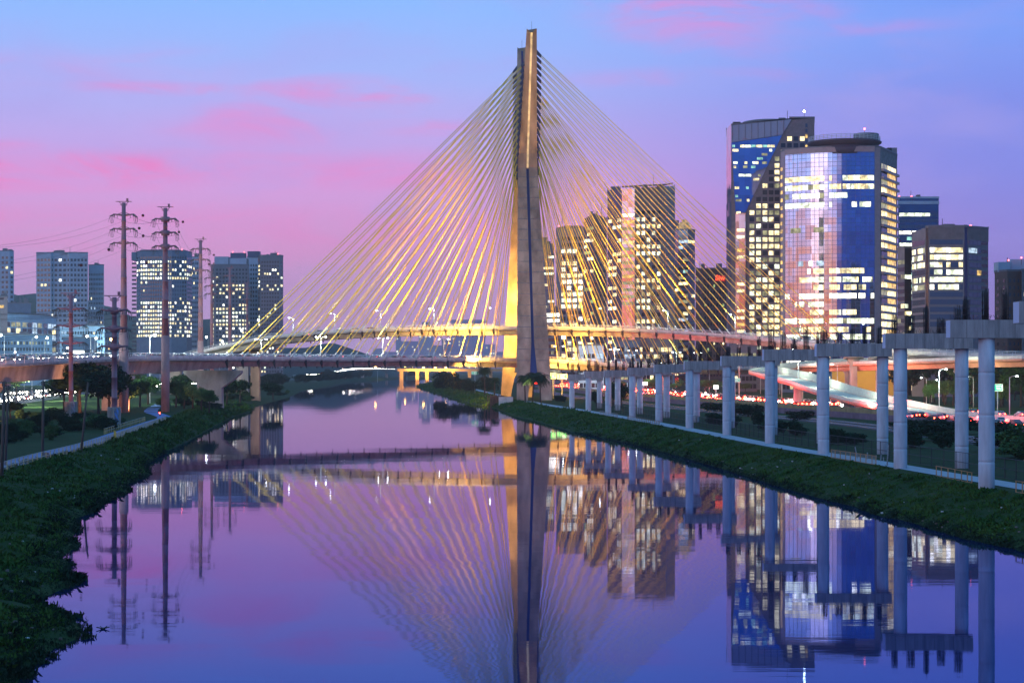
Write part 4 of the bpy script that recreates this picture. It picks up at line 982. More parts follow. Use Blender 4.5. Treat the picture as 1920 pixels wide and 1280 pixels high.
L6.boxon(402, 428, 481, DL, 20, WH, 'upper_storey'); L6.boxon(430, 462, 484, DL+2, 20, WH, 'upper_storey')
mb = MB(); a = P(432,484,DL+4); c_ = P(459,474,DL+4); mb.prism([(a.x,a.y),(c_.x,a.y),(c_.x,a.y+14),(a.x,a.y+14)], a.z, c_.z); mb.build('pitched_crown', mat('slate_blue', (.05,.07,.16), .6), L6.r)
for px in (436.5, 458): L6.beacon(px, 472.5, DL+8, None, .6)
L7 = block('taller grey stone office tower with pitched crown at the river end of the pair', [(484,DL+6),(488,DL-4),(525,DL-6),(531,DL+4)], 480, [GREYC], 7.3*.638, 9, .3, ('warm','white','warm','cool'), 40, [.05,.35,.5,.75,.2,.05,.25,.2,.05,.5,.2,.35,.15], cap=100)
mb = MB(); a = P(464,482,DL+4); c_ = P(486,471,DL+4); mb.prism([(a.x,a.y),(c_.x,a.y),(c_.x,a.y+14),(a.x,a.y+14)], a.z, c_.z); mb.build('pitched_crown', MATS['slate_blue'], L7.r)
for px in (481, 521): L7.beacon(px, 473 if px < 500 else 476, DL+8, None, .6)
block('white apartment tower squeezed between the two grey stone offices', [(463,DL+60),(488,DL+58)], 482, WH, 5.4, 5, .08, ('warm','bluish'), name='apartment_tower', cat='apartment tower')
block('long curved white block with a coffered grid of glowing windows', [(-60,1480),(0,1500),(40,1530),(80,1570),(106,1610)], 586, WH, 4.9, 16, .75, ('dim','bluish','dim','warm'), 30, name='gridded_block', cat='building', fw=.8, fhh=.78, cap=60)
bq = Bld('pinkish stair tower on the roof of the coffered block', [(-20,1500),(14,1500)], Z_(556,1500), GRANP, 14, name='stair_tower', cat='building'); bq.put(0,.1,.8,Z_(577,1500),Z_(572,1500),'amber'); bq.put(0,.1,.8,Z_(562,1500),Z_(558,1500),'DARK'); bq.done()
bq = Bld('plain blue-grey plant room block on the skyline left of the wooded hill', [(14,1620),(58,1620)], Z_(569,1620), BLUG, 20, name='plant_block', cat='building'); bq.done()
block('row of pale gabled houses below the wooded hill', [(112,1500),(196,1510)], 611, WH, 4.6, 16, .10, ('bluish','warm'), 20, name='gabled_row', cat='building', cap=40)
block('long low bluish office block behind the street lamps, its windows lit', [(-60,1250),(98,1262)], 628, BLUG, 4.2, 26, .28, ('bluish','cool','dim'), 20, name='low_building', cat='building', cap=60)
block('pale low block with rows of narrow windows between the lattice of poles', [(118,1300),(182,1306)], 634, BLUG, 4.0, 14, .10, ('bluish','cool'), 20, name='low_building', cat='building', cap=40)
block('far grey apartment slab near the wooded hill edge', [(196,1700),(240,1705)], 622, BLUG, 4.4, 9, .12, ('amber','bluish'), 20, name='low_building', cat='building', cap=30)
# hazy skyline between the bank and the pylon
FARD = 5900
HZ1 = mat('hazed_mauve', (.55,.46,.56), .8); HZ2 = mat('hazed_dusky_mauve', (.50,.36,.54), .8)  # distance haze is put into these far wall colours
far = [(846,910,600,'broad purple-grey twin slab'),(785,813,613,'pale slim tower'),(752,784,640,'low stepped block'),(910,928,646,'narrow block'),(700,716,654,'small pale block'),(716,742,660,'low wide block'),
       (660,682,668,'squat white block'),(813,828,648,'thin tower'),(828,846,636,'grey mid-height block'),(928,948,660,'low pale block'),(742,752,628,'needle-thin tower'),(684,700,672,'tiny block'),(600,640,674,'long low row'),
       (770,790,662,'dark low block'),(950,968,652,'block half hidden by the pylon')]
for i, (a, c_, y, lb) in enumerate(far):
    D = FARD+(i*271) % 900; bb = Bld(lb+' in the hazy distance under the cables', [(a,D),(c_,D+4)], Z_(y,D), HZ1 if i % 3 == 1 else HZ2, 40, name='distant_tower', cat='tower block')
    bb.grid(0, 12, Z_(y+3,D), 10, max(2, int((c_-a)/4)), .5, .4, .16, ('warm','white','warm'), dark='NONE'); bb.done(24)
    if lb.startswith('pale slim'): bb.boxon(791, 806, 604, D+2, 20, BLUG)

# ---------------------------------------------------------------- unfinished monorail portals on the right bank
portals = [(150,40.2,19.6),(182,42.2,18.95),(218,43.1,18.3),(254,41.0,17.6),(290,38.7,17.2),(326,36.2,16.4),(364,33.3,15.7),(404,30.5,15.1),(440,27.1,14.4),(478,23.4,13.8),(516,19.9,13.5),(548,16.4,12.5)]
ords = ['nearest the viewer, only its beam end in view', 'nearest complete', 'second complete', 'third complete', 'fourth complete', 'fifth complete', 'sixth complete', 'seventh complete', 'eighth complete', 'ninth complete', 'tenth complete', 'last and smallest, beside the pylon']
COLM = mat('column_concrete', (.35,.40,.46), .85, var=.4, vscale=1.3, bump=.3, stretch=(1,1,.18), base2=(.58,.64,.71))
BEAM = mat('beam_concrete', (.19,.19,.19), .85, var=.35, vscale=1.6, bump=.3, stretch=(1,1,.14), base2=(.42,.41,.40))
BEAME = mat('beam_end_pale', (.50,.56,.72), .8)  # end faces paler and bluer than the beam sides
rg = random.Random(5)
for i, (D, xl, zt) in enumerate(portals):
    lb = ('unfinished concrete portal '+ords[i]) if i in (0, 11) else 'unfinished concrete portal with rebar on top, '+ords[i]+' one counting into the distance'
    pr = root('concrete_portal', (xl+5, D, 0), lb, 'portal', 'unfinished rail portals along the right bank')
    h = 1.75; zb = zt-h
    W_ = 14.0 if i < 2 else 10.1
    for k, xx in enumerate((xl+3.7, xl+11.6) if i < 2 else (xl+(1.9 if i == 2 else 1.05), xl+9.1)):
        mb = MB(); r_ = .77; pf = [(r_, .2)]; z = 4.6+rg.random()
        while z < zb-1: pf += [(r_, z-.30), (r_, z-.05), (r_-.03, z-.02), (r_-.03, z+.03), (r_, z+.06), (r_, z+.3)]; z += rg.uniform(2.8, 4.6)
        pf.append((r_, zb)); mb.lathe((xx, D+(0 if k == 0 else .4), 0), pf, 28); mb.build('column', COLM, pr)
    mb = MB(); mb.bx(xl, xl+W_, D-.95, D+.95, zb, zt); mb.box((xl+.02, D, zt-h/2), (.08, 1.7, h-.1), 1)
    for k in range(1, 9): mb.box((xl+k*W_/9, D-.955, zb+h/2), (.05,.03,h-.06), 2)
    mb.build('cross_beam', [BEAM, BEAME, CONC_D], pr)
    clusters = [1.2, 3.1, 4.9, 6.6, 8.6] if i > 1 else [1.7, 3.6, 5.5, 8.2, 9.4]
    for cx_ in clusters[:5 if i > 2 else 5]:
        if i == 0: continue
        mb = MB(); hh = rg.uniform(1.5, 3.6); wd = rg.uniform(.35, .8)
        for a in range(7):
            for b_ in range(2):
                x, y = xl+cx_-wd/2+wd*a/6, D-.4+.8*b_+rg.uniform(-.15,.15); z1 = zt+hh*rg.uniform(.8, 1.0)
                mb.tube([(x, y, zt-.1), (x+rg.uniform(-.06,.06), y+rg.uniform(-.05,.05), z1)], .035, 3)
        for zz in (.5, 1.1): mb.box((xl+cx_, D, zt+zz), (wd+.1, .9, .06))
        mb.build('rebar_cluster', REBAR, pr)
    mb = MB()
    for a in range(int(W_/.16)):
        x = xl+.2+a*.16
        if x < xl+W_-.1: mb.tube([(x, D+rg.choice((-.7,.7)), zt-.1), (x+rg.uniform(-.05,.05), D+rg.choice((-.6,.6)), zt+rg.uniform(.3,.62))], .022, 3)
    if i: mb.build('starter_bars', REBAR, pr)

# ---------------------------------------------------------------- transmission poles
def tpole(label, px, D, ytop, arms, aw, r0, r1, zsock=None, rs=None, yard=True, bundle=1, group='tall steel transmission poles'):
    x = X_(px, D); zt = Z_(ytop, D); pr = root('transmission_pole', (x, D, 0), label, 'power pole', group)
    mb = MB()
    if zsock: mb.lathe((x, D, 0), [(rs*1.02, 0), (rs, zsock)], 20); mb.build('concrete_sleeve', mat('sleeve_pink', (.36,.22,.21), .8, var=.3, vscale=.6, stretch=(1,1,.3)) if 'sleeve_pink' not in MATS else MATS['sleeve_pink'], pr); mb = MB(); z0 = zsock-.5
    else: z0 = 0
    pf = []; n = 7
    for k in range(n+1):
        u = k/n; z = z0+(zt-z0)*u; r = r0+(r1-r0)*u; pf.append((r, z))
        if 0 < k < n: pf += [(r+.06, z+.02), (r+.06, z+.25), (r, z+.27)]
    mb.lathe((x, D, 0), pf, 14); mb.build('pole', STEELP, pr)
    mb = MB(); w = aw*.76; mb.loft([[(x-w, D-.12, zt+.2), (x+w, D-.12, zt+.2), (x+w, D+.12, zt+.2), (x-w, D+.12, zt+.2)], [(x-w, D-.12, zt+.38), (x+w, D-.12, zt+.38), (x+w, D+.12, zt+.38), (x-w, D+.12, zt+.38)]])
    mb.tube([(x-.9,D,zt-.5),(x,D,zt-1.1),(x+.9,D,zt-.5)], .1, 4); mb.tube([(x-w*.6,D,zt+.2),(x,D,zt-.9),(x+w*.6,D,zt+.2)], .09, 4); mb.box((x+w*.45, D, zt+.75), (.5,.4,.7)); mb.build('top_arm', STEELP, pr)
    for ya in arms:
        z = Z_(ya, D); mb = MB()
        for s in (-1, 1):
            for o in ((-.5,.5) if bundle > 1 else (0,)):
                mb.tube([(x, D+o, z-.15), (x+s*aw, D+o*.3, z+.22)], [.34, .15], 6)
            mb.tube([(x, D, z+.75), (x+s*aw*.55, D, z+.2)], .09, 4)
        if bundle > 1: mb.lathe((x, D, z-.7), [(r0*.9+.25, 0), (r0*.9+.25, 1.3)], 12)
        mb.build('cross_arm', STEELP, pr)
        mb = MB()
        for s in (-1, 1):
            for k, u in enumerate((1.0, .86, .62)):
                a = Vector((x+s*aw*u, D, z+.1)); 
                if k == 2: mb.tube([a, a+Vector((0,0,-.9))], .07, 4); continue
                mb.tube([a, a+Vector((s*.5, -1.8, -.55))], .11, 5); mb.tube([a, a+Vector((s*.5, 1.8, -.55))], .11, 5)
                loop = [a+Vector((s*.5, -1.8, -.55)), a+Vector((s*.55, -1.0, -1.9)), a+Vector((s*.5, 0, -2.3)), a+Vector((s*.55, 1.0, -1.9)), a+Vector((s*.5, 1.8, -.55))]
                mb.tube(loop, .05, 3)
                if k == 0: mb.tube([a+Vector((s*.2,0,0)), a+Vector((s*.9,-.6,-1.0)), a+Vector((s*1.05,-1,-2.0))], .06, 3)
        mb.build('insulators', mat('insulator_glaze', (.10,.09,.07), .35) if 'insulator_glaze' not in MATS else MATS['insulator_glaze'], pr)
    return pr, [(x+s*aw*.95, D, Z_(ya, D)-.5) for ya in arms for s in (-1, 1)]
G1 = 'tall steel transmission poles on the left bank'
_, w1 = tpole('tallest transmission pole, thick pinkish sleeve on its lower third', 232, 492, 380, (403, 429.5, 456), 2.75, .95, .5, Z_(623,492), 1.22, group=G1)
_, w2 = tpole('tall transmission pole rising from the bend of the blue path', 310, 500, 390, (411, 436.5, 462), 2.75, .95, .5, Z_(629,500), 1.08, bundle=2, group=G1)
_, w3 = tpole('tall transmission pole standing just behind the left bridge approach', 376, 650, 450, (467, 487, 507), 2.7, .95, .5, Z_(639,650), 1.05, group=G1)
_, w4 = tpole('slender distant transmission pole in front of the grey stone office', 397, 800, 497, (521, 536, 551), 2.4, .9, .45, None, None, group=G1)
_, w5 = tpole('distant transmission pole before the grey stone office crown', 431, 860, 503, (517, 531.5, 546), 2.4, .9, .45, None, None, group=G1)
_, w6 = tpole('farthest transmission pole, before the gap between the stone offices', 463, 1000, 531, (541, 551, 561), 2.2, .8, .4, None, None, group=G1)
PED = mat('pedestal_concrete', (.24,.24,.22), .9, var=.5, vscale=.8, stretch=(1,1,.25), bump=.3)
def ped(px, D, y0, y1, w, label, gr):
    x = X_(px, D); r = root('pole_pedestal', (x, D, 0), label, 'pedestal'); mb = MB(); zt = Z_(y0, D)
    mb.lathe((x, D, 0), [(w/2*1.02, 1.5), (w/2, zt-.15), (w/2-.1, zt)], 14, 0, False); mb.build('concrete_drum', PED, r)
    mb = MB(); rr = random.Random(int(px)); zc = Z_((y0+y1)/2, D)      # sprayed squiggle
    for k in range(4):
        a0 = rr.uniform(-1.1, -.6); pts = []
        for j in range(9):
            an = -PI/2+.35+.12*math.sin(j*1.7+k)+k*.12; rr_ = w/2+.03; pts.append((x+rr_*math.cos(an), D+rr_*math.sin(an), zc-1.6+j*.38+.3*math.sin(j*2.1+k*2)))
        mb.tube(pts, .07, 4)
    mb.build('graffiti', mat('spray_paint'+str(gr), ((.16,.35,.75) if gr else (.45,.42,.5)), .7), r)
ped(133, 440, 752.5, 782, 3.05, 'squat round concrete footing with faint pale graffiti', 0)
ped(214, 380, 763, 799, 2.75, 'squat round concrete footing with bright blue graffiti', 1)
_, w7 = tpole('shorter three-armed pole on the footing with pale graffiti', 133, 440, 552, (579, 611, 643), 3.2, .58, .45, None, None, group='shorter transmission poles on round footings')
_, w8 = tpole('shorter double-armed pole on the footing with blue graffiti', 214.5, 380, 557, (582, 616, 650), 2.7, .62, .46, None, None, bundle=2, group='shorter transmission poles on round footings')
# wires
def wire(a, b, sag, label, n=14, r=.03, group='power lines between the poles'):
    a, b = Vector(a), Vector(b); pts = [a.lerp(b, i/n)-Vector((0,0,sag*4*(i/n)*(1-i/n))) for i in range(n+1)]
    mb = MB(); mb.tube(pts, r, 4, 0, False); return T(mb.build('power_line', WIRE), label, 'power line', group)
for k in range(6):
    nm = ('upper','upper','middle','middle','lower','lower')[k]+(' river-side' if k % 2 else ' land-side')
    wire(w1[k], w2[k], 1.2, nm+' power line joining the two tallest poles')
    wire(w2[k], w3[k], 5.0, nm+' power line from the path-bend pole to the pole behind the approach')
    wire(w3[k], w4[k], 3, nm+' power line from the pole behind the approach to the slender pole')
    wire(w7[k], w8[k], 1.6, nm+' power line joining the two poles on round footings')
    wire(w8[k], (w8[k][0]+(60 if k % 2 else 52)-165, 190, w8[k][2]+1), 4.5, nm+' power line from the blue-graffiti pole out past the viewer')
    wire(w7[k], (w7[k][0]-110, 300, w7[k][2]+3), 4.0, nm+' power line sagging away from the pale-graffiti pole')
    wire(w1[k], (w1[k][0]-20, 340, w1[k][2]-16), 4.5, nm+' power line slanting down from the tallest pole', r=.02)
def ball(px, py, D, label):
    p = P(px, py, D); o = MB().sphere(p, .36, 12, 8).build('marker_ball', BALL); T(o, label, 'marker ball', 'aerial marker balls on the wires')
for px, py, D, lb in ((268,404,470,'dark marker ball highest in the sky beside the tallest pole'),(261,428,470,'dark marker ball level with the middle arm of the tallest pole'),(268.5,442,470,'dark marker ball below the middle arm of the tallest pole'),
    (204,468,430,'dark marker ball low on the land side of the tallest pole'),(152,497,430,'dark marker ball before the broad white apartment tower'),(275,493,480,'dark marker ball before the eight-sided office windows'),
    (343,416,520,'dark marker ball beside the upper arm of the path-bend pole'),(335.5,435,520,'dark marker ball by the middle arm of the path-bend pole'),(401,478,640,'small dark marker ball above the slender pole'),(392,495,640,'small dark marker ball beside the pole behind the approach')):
    ball(px, py, D, lb)
# wooden poles on the left bank
def wpole(px0, py0, px1, py1, label, r=.17, z=GZ, arm=True):
    D = DG(py0, z); a = Vector((X_(px0, D), D, z-.5)); b = P(px1, py1, D)
    rt_ = root('wooden_pole', (a.x, a.y, 0), label, 'pole', 'weathered wooden poles along the left path'); mb = MB(); mb.tube([a, a.lerp(b, .5), b], [r*1.15, r, r*.8], 10); mb.build('post', WOOD, rt_)
    if arm:
        mb = MB(); mb.box((b.x, b.y, b.z-.5), (.5,.16,.12)); mb.tube([(b.x-.2,b.y,b.z-.45),(b.x-.2,b.y,b.z-.1)], .05, 6); mb.tube([(b.x+.2,b.y,b.z-.45),(b.x+.2,b.y,b.z-.1)], .05, 6); mb.build('bracket', DARK, rt_)
    return b
q1 = wpole(3, 893, 8, 714, 'thick wooden pole at the picture edge'); q2 = wpole(10, 872, 15.5, 722, 'slightly thinner wooden pole close behind the edge one', .14)
q3 = wpole(80, 858, 81, 713.5, 'upright wooden pole beside the blue path with a small brown box at its foot'); wpole(151.5, 848, 165, 716, 'leaning bare wooden pole rising from the bank', .15, 2.5, False)
wire(q1, q3, .8, 'thin line from the edge wooden pole to the upright wooden pole'); wire(q2, q3, 1.0, 'thin line from the second wooden pole to the upright wooden pole'); wire(q3, P(165,735,330), 1.0, 'thin line running inland from the upright wooden pole')
p_ = P(88, 852, DG(858, GZ)); T(MB().box((p_.x, p_.y, GZ+.35), (.55,.5,.7)).build('junction_box', mat('rust_box', (.16,.06,.035), .8)), 'small rusty brown box beside the upright wooden pole', 'box')
p_ = P(215.5, 826, DG(826, GZ)); T(MB().box((p_.x, p_.y, GZ+.7), (.32,.3,1.5)).lathe((p_.x, p_.y, GZ+1.45), [(.2,0),(.05,.15)], 8).build('bollard', YEL), 'yellow post by the fence where the path narrows', 'bollard')

# ---------------------------------------------------------------- fences along the paths
def fence_run(name, pts, label, post_m, rail_m, h=1.1, gap=2.4, rails=(1.0,.55), mesh_m=None, maxposts=100, cat='fence', lean=0.0):
    c = catmull([Vector((p[0], p[1], GZ-.05)) for p in pts], gap); rt_ = root(name, (c[0].x, c[0].y, 0), label, cat)
    rg_ = random.Random(len(label))
    for k, p in enumerate(c[:maxposts]): mb = MB(); mb.box((p.x+rg_.uniform(-.02,.02), p.y, p.z+h/2), (.09,.09,h)); mb.build('post', post_m, rt_)
    for rh in rails:
        mb = MB(); mb.tube([p+Vector((0,0,h*rh-.04)) for p in c], .035, 4); mb.build('rail', rail_m, rt_)
    if mesh_m:
        mb = MB()
        for a, b_ in zip(c[:-1], c[1:]):
            for j in range(1, 8): q = a.lerp(b_, j/8); mb.box((q.x, q.y, q.z+h*.5), (.02,.02,h*.9))
        mb.build('mesh_bars', mesh_m, rt_)
    return rt_
PALEM = mat('pale_mesh', (.35,.37,.36), .6)
FY = mat('fence_yellow', (.50,.40,.16), .7, var=.3, vscale=2)
fence_run('path_fence', [(lt(D)-.1, D) for D in (150,185,220,260,300,350,400,412)], 'long yellow-posted wire fence between the blue path and the left bank', FY, PALEM, 1.15, 2.7, (1.0,.5), PALEM)
fence_run('path_fence', [(lt(D)-4.5, D) for D in (330,360,390,410)], 'short yellow-posted fence on the land side of the blue path', FY, PALEM, 1.1, 2.7)
OR = mat('rusty_orange_rail', (.42,.22,.09), .7, var=.3, vscale=2)
fence_run('guard_fence', [(rt(D)+.3, D) for D in (226,232,238,244)], 'rusty orange guard fence above the collapsed wooden jetty', OR, OR, 1.15, 1.8, (1.0,.1), PALEM)
fence_run('guard_fence', [(rt(D)+.3, D) for D in (190,196,203)], 'rusty orange guard fence between the two closest portal columns', OR, OR, 1.15, 1.8, (1.0,.1), None)
fence_run('guard_fence', [(rt(D)+.3, D) for D in (160,168,176)], 'rusty orange guard fence cut by the picture edge', OR, OR, 1.15, 1.8, (1.0,.1), None)
fence_run('guard_fence', [(rt(D)+.3, D) for D in (380,395,410,425)], 'low dark guard rail on the bank below the middle portals', OR, DARK, 1.0, 2.5, (1.0,.5), None)
fence_run('guard_fence', [(rt(D)+.3, D) for D in (440,455,470)], 'low pinkish guard rail on the bank further along', mat('dull_pink', (.3,.2,.2), .8), PALEM, 1.0, 2.5, (1.0,.5), None)
fence_run('wire_fence', [(rt(D)+6.5, D) for D in (190,240,290,340,400,460,520)], 'tall dark wire fence between the right path and the railway', DARK, DARK, 2.2, 3.6, (1.0,.5,.05), DARK)
# collapsed wooden jetty on the right bank
jt = root('broken_jetty', (X_(1645,212), 212, 0), 'collapsed grey timber jetty on the right bank slope', 'jetty'); rg_ = random.Random(4)
JW = mat('grey_timber', (.20,.20,.21), .9, var=.4, vscale=3)
def PG(px, py, z): D = DG(py, z); return Vector((X_(px, D), D, z))
mb = MB(); a = PG(1612, 888, 1.6); b_ = PG(1662, 890, 1.7)
for k in range(7): mb.tube([a+Vector((0,k*.25,0)), b_+Vector((0,k*.25,rg_.uniform(-.1,.1)))], .09, 4)
mb.build('deck_boards', JW, jt)
mb = MB()
for px, py, h_, lx in ((1615,884,3.2,-.8),(1625,886,2.6,.1),(1640,889,2.4,.2),(1648,890,2.7,.3),(1658,890,2.2,-.1),(1661,900,4.2,.3),(1630,905,1.2,0),(1652,902,1.4,.1)):
    a = PG(px, py, 1.0); mb.tube([a-Vector((0,0,.8)), a+Vector((lx,0,h_))], .08, 5)
mb.build('timber_posts', JW, jt)
mb = MB()
for k in range(26):
    a = PG(rg_.uniform(1610, 1720), rg_.uniform(884, 906), 1.5); an = rg_.uniform(0, 2*PI); mb.tube([a, a+Vector((math.cos(an)*1.2, math.sin(an), rg_.uniform(-.2,.9)))], .04, 4)
mb.build('fallen_sticks', WOOD, jt)

# litter and stones washed up on the slopes
rg_ = random.Random(31); mb = MB()
for k in range(900):
    side = rg_.random() < .45; D = 95*(1/(1-rg_.random()*.78)); u = rg_.random()**1.6*.75+.02
    x = (lw(D)+u*(lt(D)-lw(D))) if side else (rw(D)+u*(rt(D)-rw(D)))
    if fbm(x, D, .08) < -.02: continue
    s_ = rg_.uniform(.06, .2); mb.box((x, D, max(.03, land_z(x, D))+s_*.6), (s_*rg_.uniform(.7,1.6), s_, s_*.7), rg_.choice((0,0,1,2)), rg_.uniform(0, 3))
T(mb.build('litter', [mat('bank_stone', (.14,.12,.11), .9), mat('washed_plastic', (.5,.5,.52), .6), mat('dead_wood', (.10,.07,.06), .9)]), 'scattered stones and litter washed up on the bank slopes', 'litter', kind='stuff')
# ---------------------------------------------------------------- street lamps
def lamp_proto(name, h, arms, headm, label, group, polem=RAILW, hr=.30, cat='street lamp'):
    r = root(name, (0,0,0), label, cat, group); mb = MB(); mb.lathe((0,0,0), [(.14,0),(.13,h*.5),(.07,h)], 8)
    for s in arms: mb.tube([(0,0,h-.3), (s*.5,0,h+.15), (s*1.5,0,h+.3)], .05, 5)
    mb.build('pole', polem, r)
    for s in arms:
        mb = MB(); mb.sphere((s*1.7,0,h+.2), hr, 10, 6, 0, .45); mb.build('lamp_head', headm, r)
    return Proto(r)
GLAMP = mat('lamp_pole', (.55,.58,.56), .6)
LP1 = lamp_proto('street_lamp', 9, (-1,), LAMPW, 'x', 'white street lamps on the bridge decks', GLAMP, .32)
LP2 = lamp_proto('street_lamp', 9, (-1, 1), LAMPW, 'x', 'white street lamps on the bridge decks', GLAMP, .32)
LP3 = lamp_proto('street_lamp', 10, (1,), LAMPS, 'x', 'white street lamps behind the left approach', GLAMP, .45)
LP4 = lamp_proto('street_lamp', 11, (-1,), LAMPY, 'x', 'sodium street lamps far along the river', GLAMP, .8)
LP5 = lamp_proto('street_lamp', 10, (-1,), LAMPW, 'x', 'white street lamps along the right expressway', GLAMP, .30)
def onedge(edge, px): return nearest(edge, px)
for px, lb in ((550,'first street lamp on the upper deck, by the outermost cables'),(628,'second street lamp on the upper deck counting from the left end'),(714,'third street lamp on the upper deck counting from the left end'),(814,'fourth street lamp on the upper deck, above the hazy skyline'),
               (927,'street lamp on the upper deck closest to the gilded pylon side'),(1133,'first street lamp on the right upper deck after the pylon'),(1252,'street lamp on the upper deck before the slanting-roof tower'),(1378,'street lamp on the upper deck at the foot of the wedge tower'),(1500,'street lamp on the upper deck before the mirror tower'),(1627,'street lamp on the descending deck near the mirror tower corner')):
    q = onedge(upL, px); LP1.put((q.x, q.y-.6, q.z), 0, lb, (1,1,.9))
for px, lb in ((490,'street lamp on the lower deck by the hammerhead pier'),(602,'street lamp on the lower deck below the second upper lamp'),(718,'street lamp on the lower deck over the wooded far bank'),(832,'street lamp on the lower deck nearest the pylon from the left'),(1048,'first street lamp on the lower deck right of the pylon'),
               (1152,'second street lamp on the lower deck right of the pylon'),(1186,'third street lamp on the lower deck right of the pylon'),(1268,'fourth street lamp on the lower deck right of the pylon'),(1308,'fifth street lamp on the lower deck right of the pylon')):
    q = onedge(loL, px); LP2.put((q.x, q.y-.6, q.z), .2, lb, (1,1,.78 if px > 1000 else .72 if px < 520 else .85))
lf = [(60,632,720),(84,633,725),(8,628,700),(170,630,760),(178,634,780),(281,628,620),(358,676,820),(332,695,880),(390,632,900),(412,640,940),(115,662,800),(148,664,860),(238,660,900),(204,668,980),(246,664,1050),(26,660,900),(46,668,960),(300,668,960),(330,690,1100),
      (-20,640,700),(128,652,900),(222,650,1000),(455,620,1000),(480,600,1150),(1095,678,1010),(1112,680,1000),(1080,672,1100),(1170,678,1060),(1212,682,1010),(1240,680,980),(1290,682,960),(1330,680,900),(1366,683,900),(1385,676,860),(1426,672,850),(1462,676,840),(1500,684,800),(1560,676,820)]
for i, (px, py, D) in enumerate(lf):
    zt = Z_(py, D); 
    if zt < 7: zt = 7.5
    LP3.put((X_(px, D), D, GZ), (i*1.3) % 6, 'white street lamp at the city roadside' if px > 900 else 'white street lamp among the lights behind the left approach', (1,1,(zt-GZ)/10.2))
for i, (px, py, D) in enumerate([(708,688,1500),(798,689,1500),(820,689,1520),(840,689,1500),(763,687,1700),(212,636,1500)]):
    LP4.put((X_(px, D), D, GZ), 0, 'orange sodium lamp over the distant low bridge' if px > 750 else 'single orange lamp on the far bank' if px > 500 else 'yellow star-like lamp on the hillside road', (1,1,(Z_(py,D)-GZ)/11.2))
rl5 = [(1386,640,700),(1497,655,600),(1539,662,560),(1570,683,640),(1761,692,470),(1737,708,600),(1747,712,640),(1825,706,560),(1893,705,430),(1040,690,900),(1466,645,730),(1850,716,620),(1690,705,700)]
for i, (px, py, D) in enumerate(rl5):
    LP5.put((X_(px, D), D, GZ), 0 if i % 2 else PI, 'white street lamp beside the right expressway', (1,1,(Z_(py,D)-GZ)/10.2))
# real light under a few of the brightest lamps
light('lamp_light', 'POINT', tuple(P(1755,694,468)), 5000, (.75,1,.95), .5)
for px, py, D in ((60,640,690),(172,640,740),(281,640,615)): light('lamp_light', 'POINT', tuple(P(px, py, D)), 16000, (.85,1,.98), 1)
for px, py, D, e in ((1110,680,960,14000),(1230,684,930,14000),(1360,688,850,12000),(1560,690,620,9000),(1490,680,700,9000)): light('lamp_light', 'POINT', tuple(P(px, py, D)), e, (.9,1,.9), 1)
for px, py, D, e in ((1600,706,600,14000),(1780,712,540,12000),(1890,712,460,9000),(1420,716,760,14000)): light('lamp_light', 'POINT', tuple(P(px, py, D)), e, (.85,1,.6), 1)
for px, py, D, e in ((10,640,1180,42000),(60,650,1180,34000),(105,640,1220,34000),(150,650,1230,30000),(185,640,1450,34000),(40,612,1420,34000),(90,610,1450,34000),(215,650,1500,28000)): light('city_lamp_light', 'POINT', tuple(P(px, py, D)), e, (.45,.85,1.0), 2)
for px, D, e in ((20,600,30000),(70,560,30000),(110,660,36000),(50,760,40000),(150,800,40000),(230,760,30000)): light('lamp_light', 'POINT', (X_(px, D), D, 11), e, (.95,1,.85), 1)
# billboards
for (x0,x1,y0,y1,D,lb) in ((137,158,657,674,800,'broad glowing white billboard behind the left approach'),(178,189,660,675,790,'narrow glowing white billboard behind the left approach'),(1200,1214,716,722,860,'small white lit panel over the expressway'),(1338,1347,722,729,760,'white lit panel beside the expressway gantry')):
    a, b_ = P(x0,y1,D), P(x1,y0,D); r = root('billboard', ((a.x+b_.x)/2, D, 0), lb, 'billboard'); MB().bx(a.x, b_.x, D-.15, D+.15, a.z, b_.z).build('lit_face', BILLB, r); MB().tube([((a.x+b_.x)/2, D+.3, 0), ((a.x+b_.x)/2, D+.3, b_.z)], .3, 8).build('post', STEEL, r)
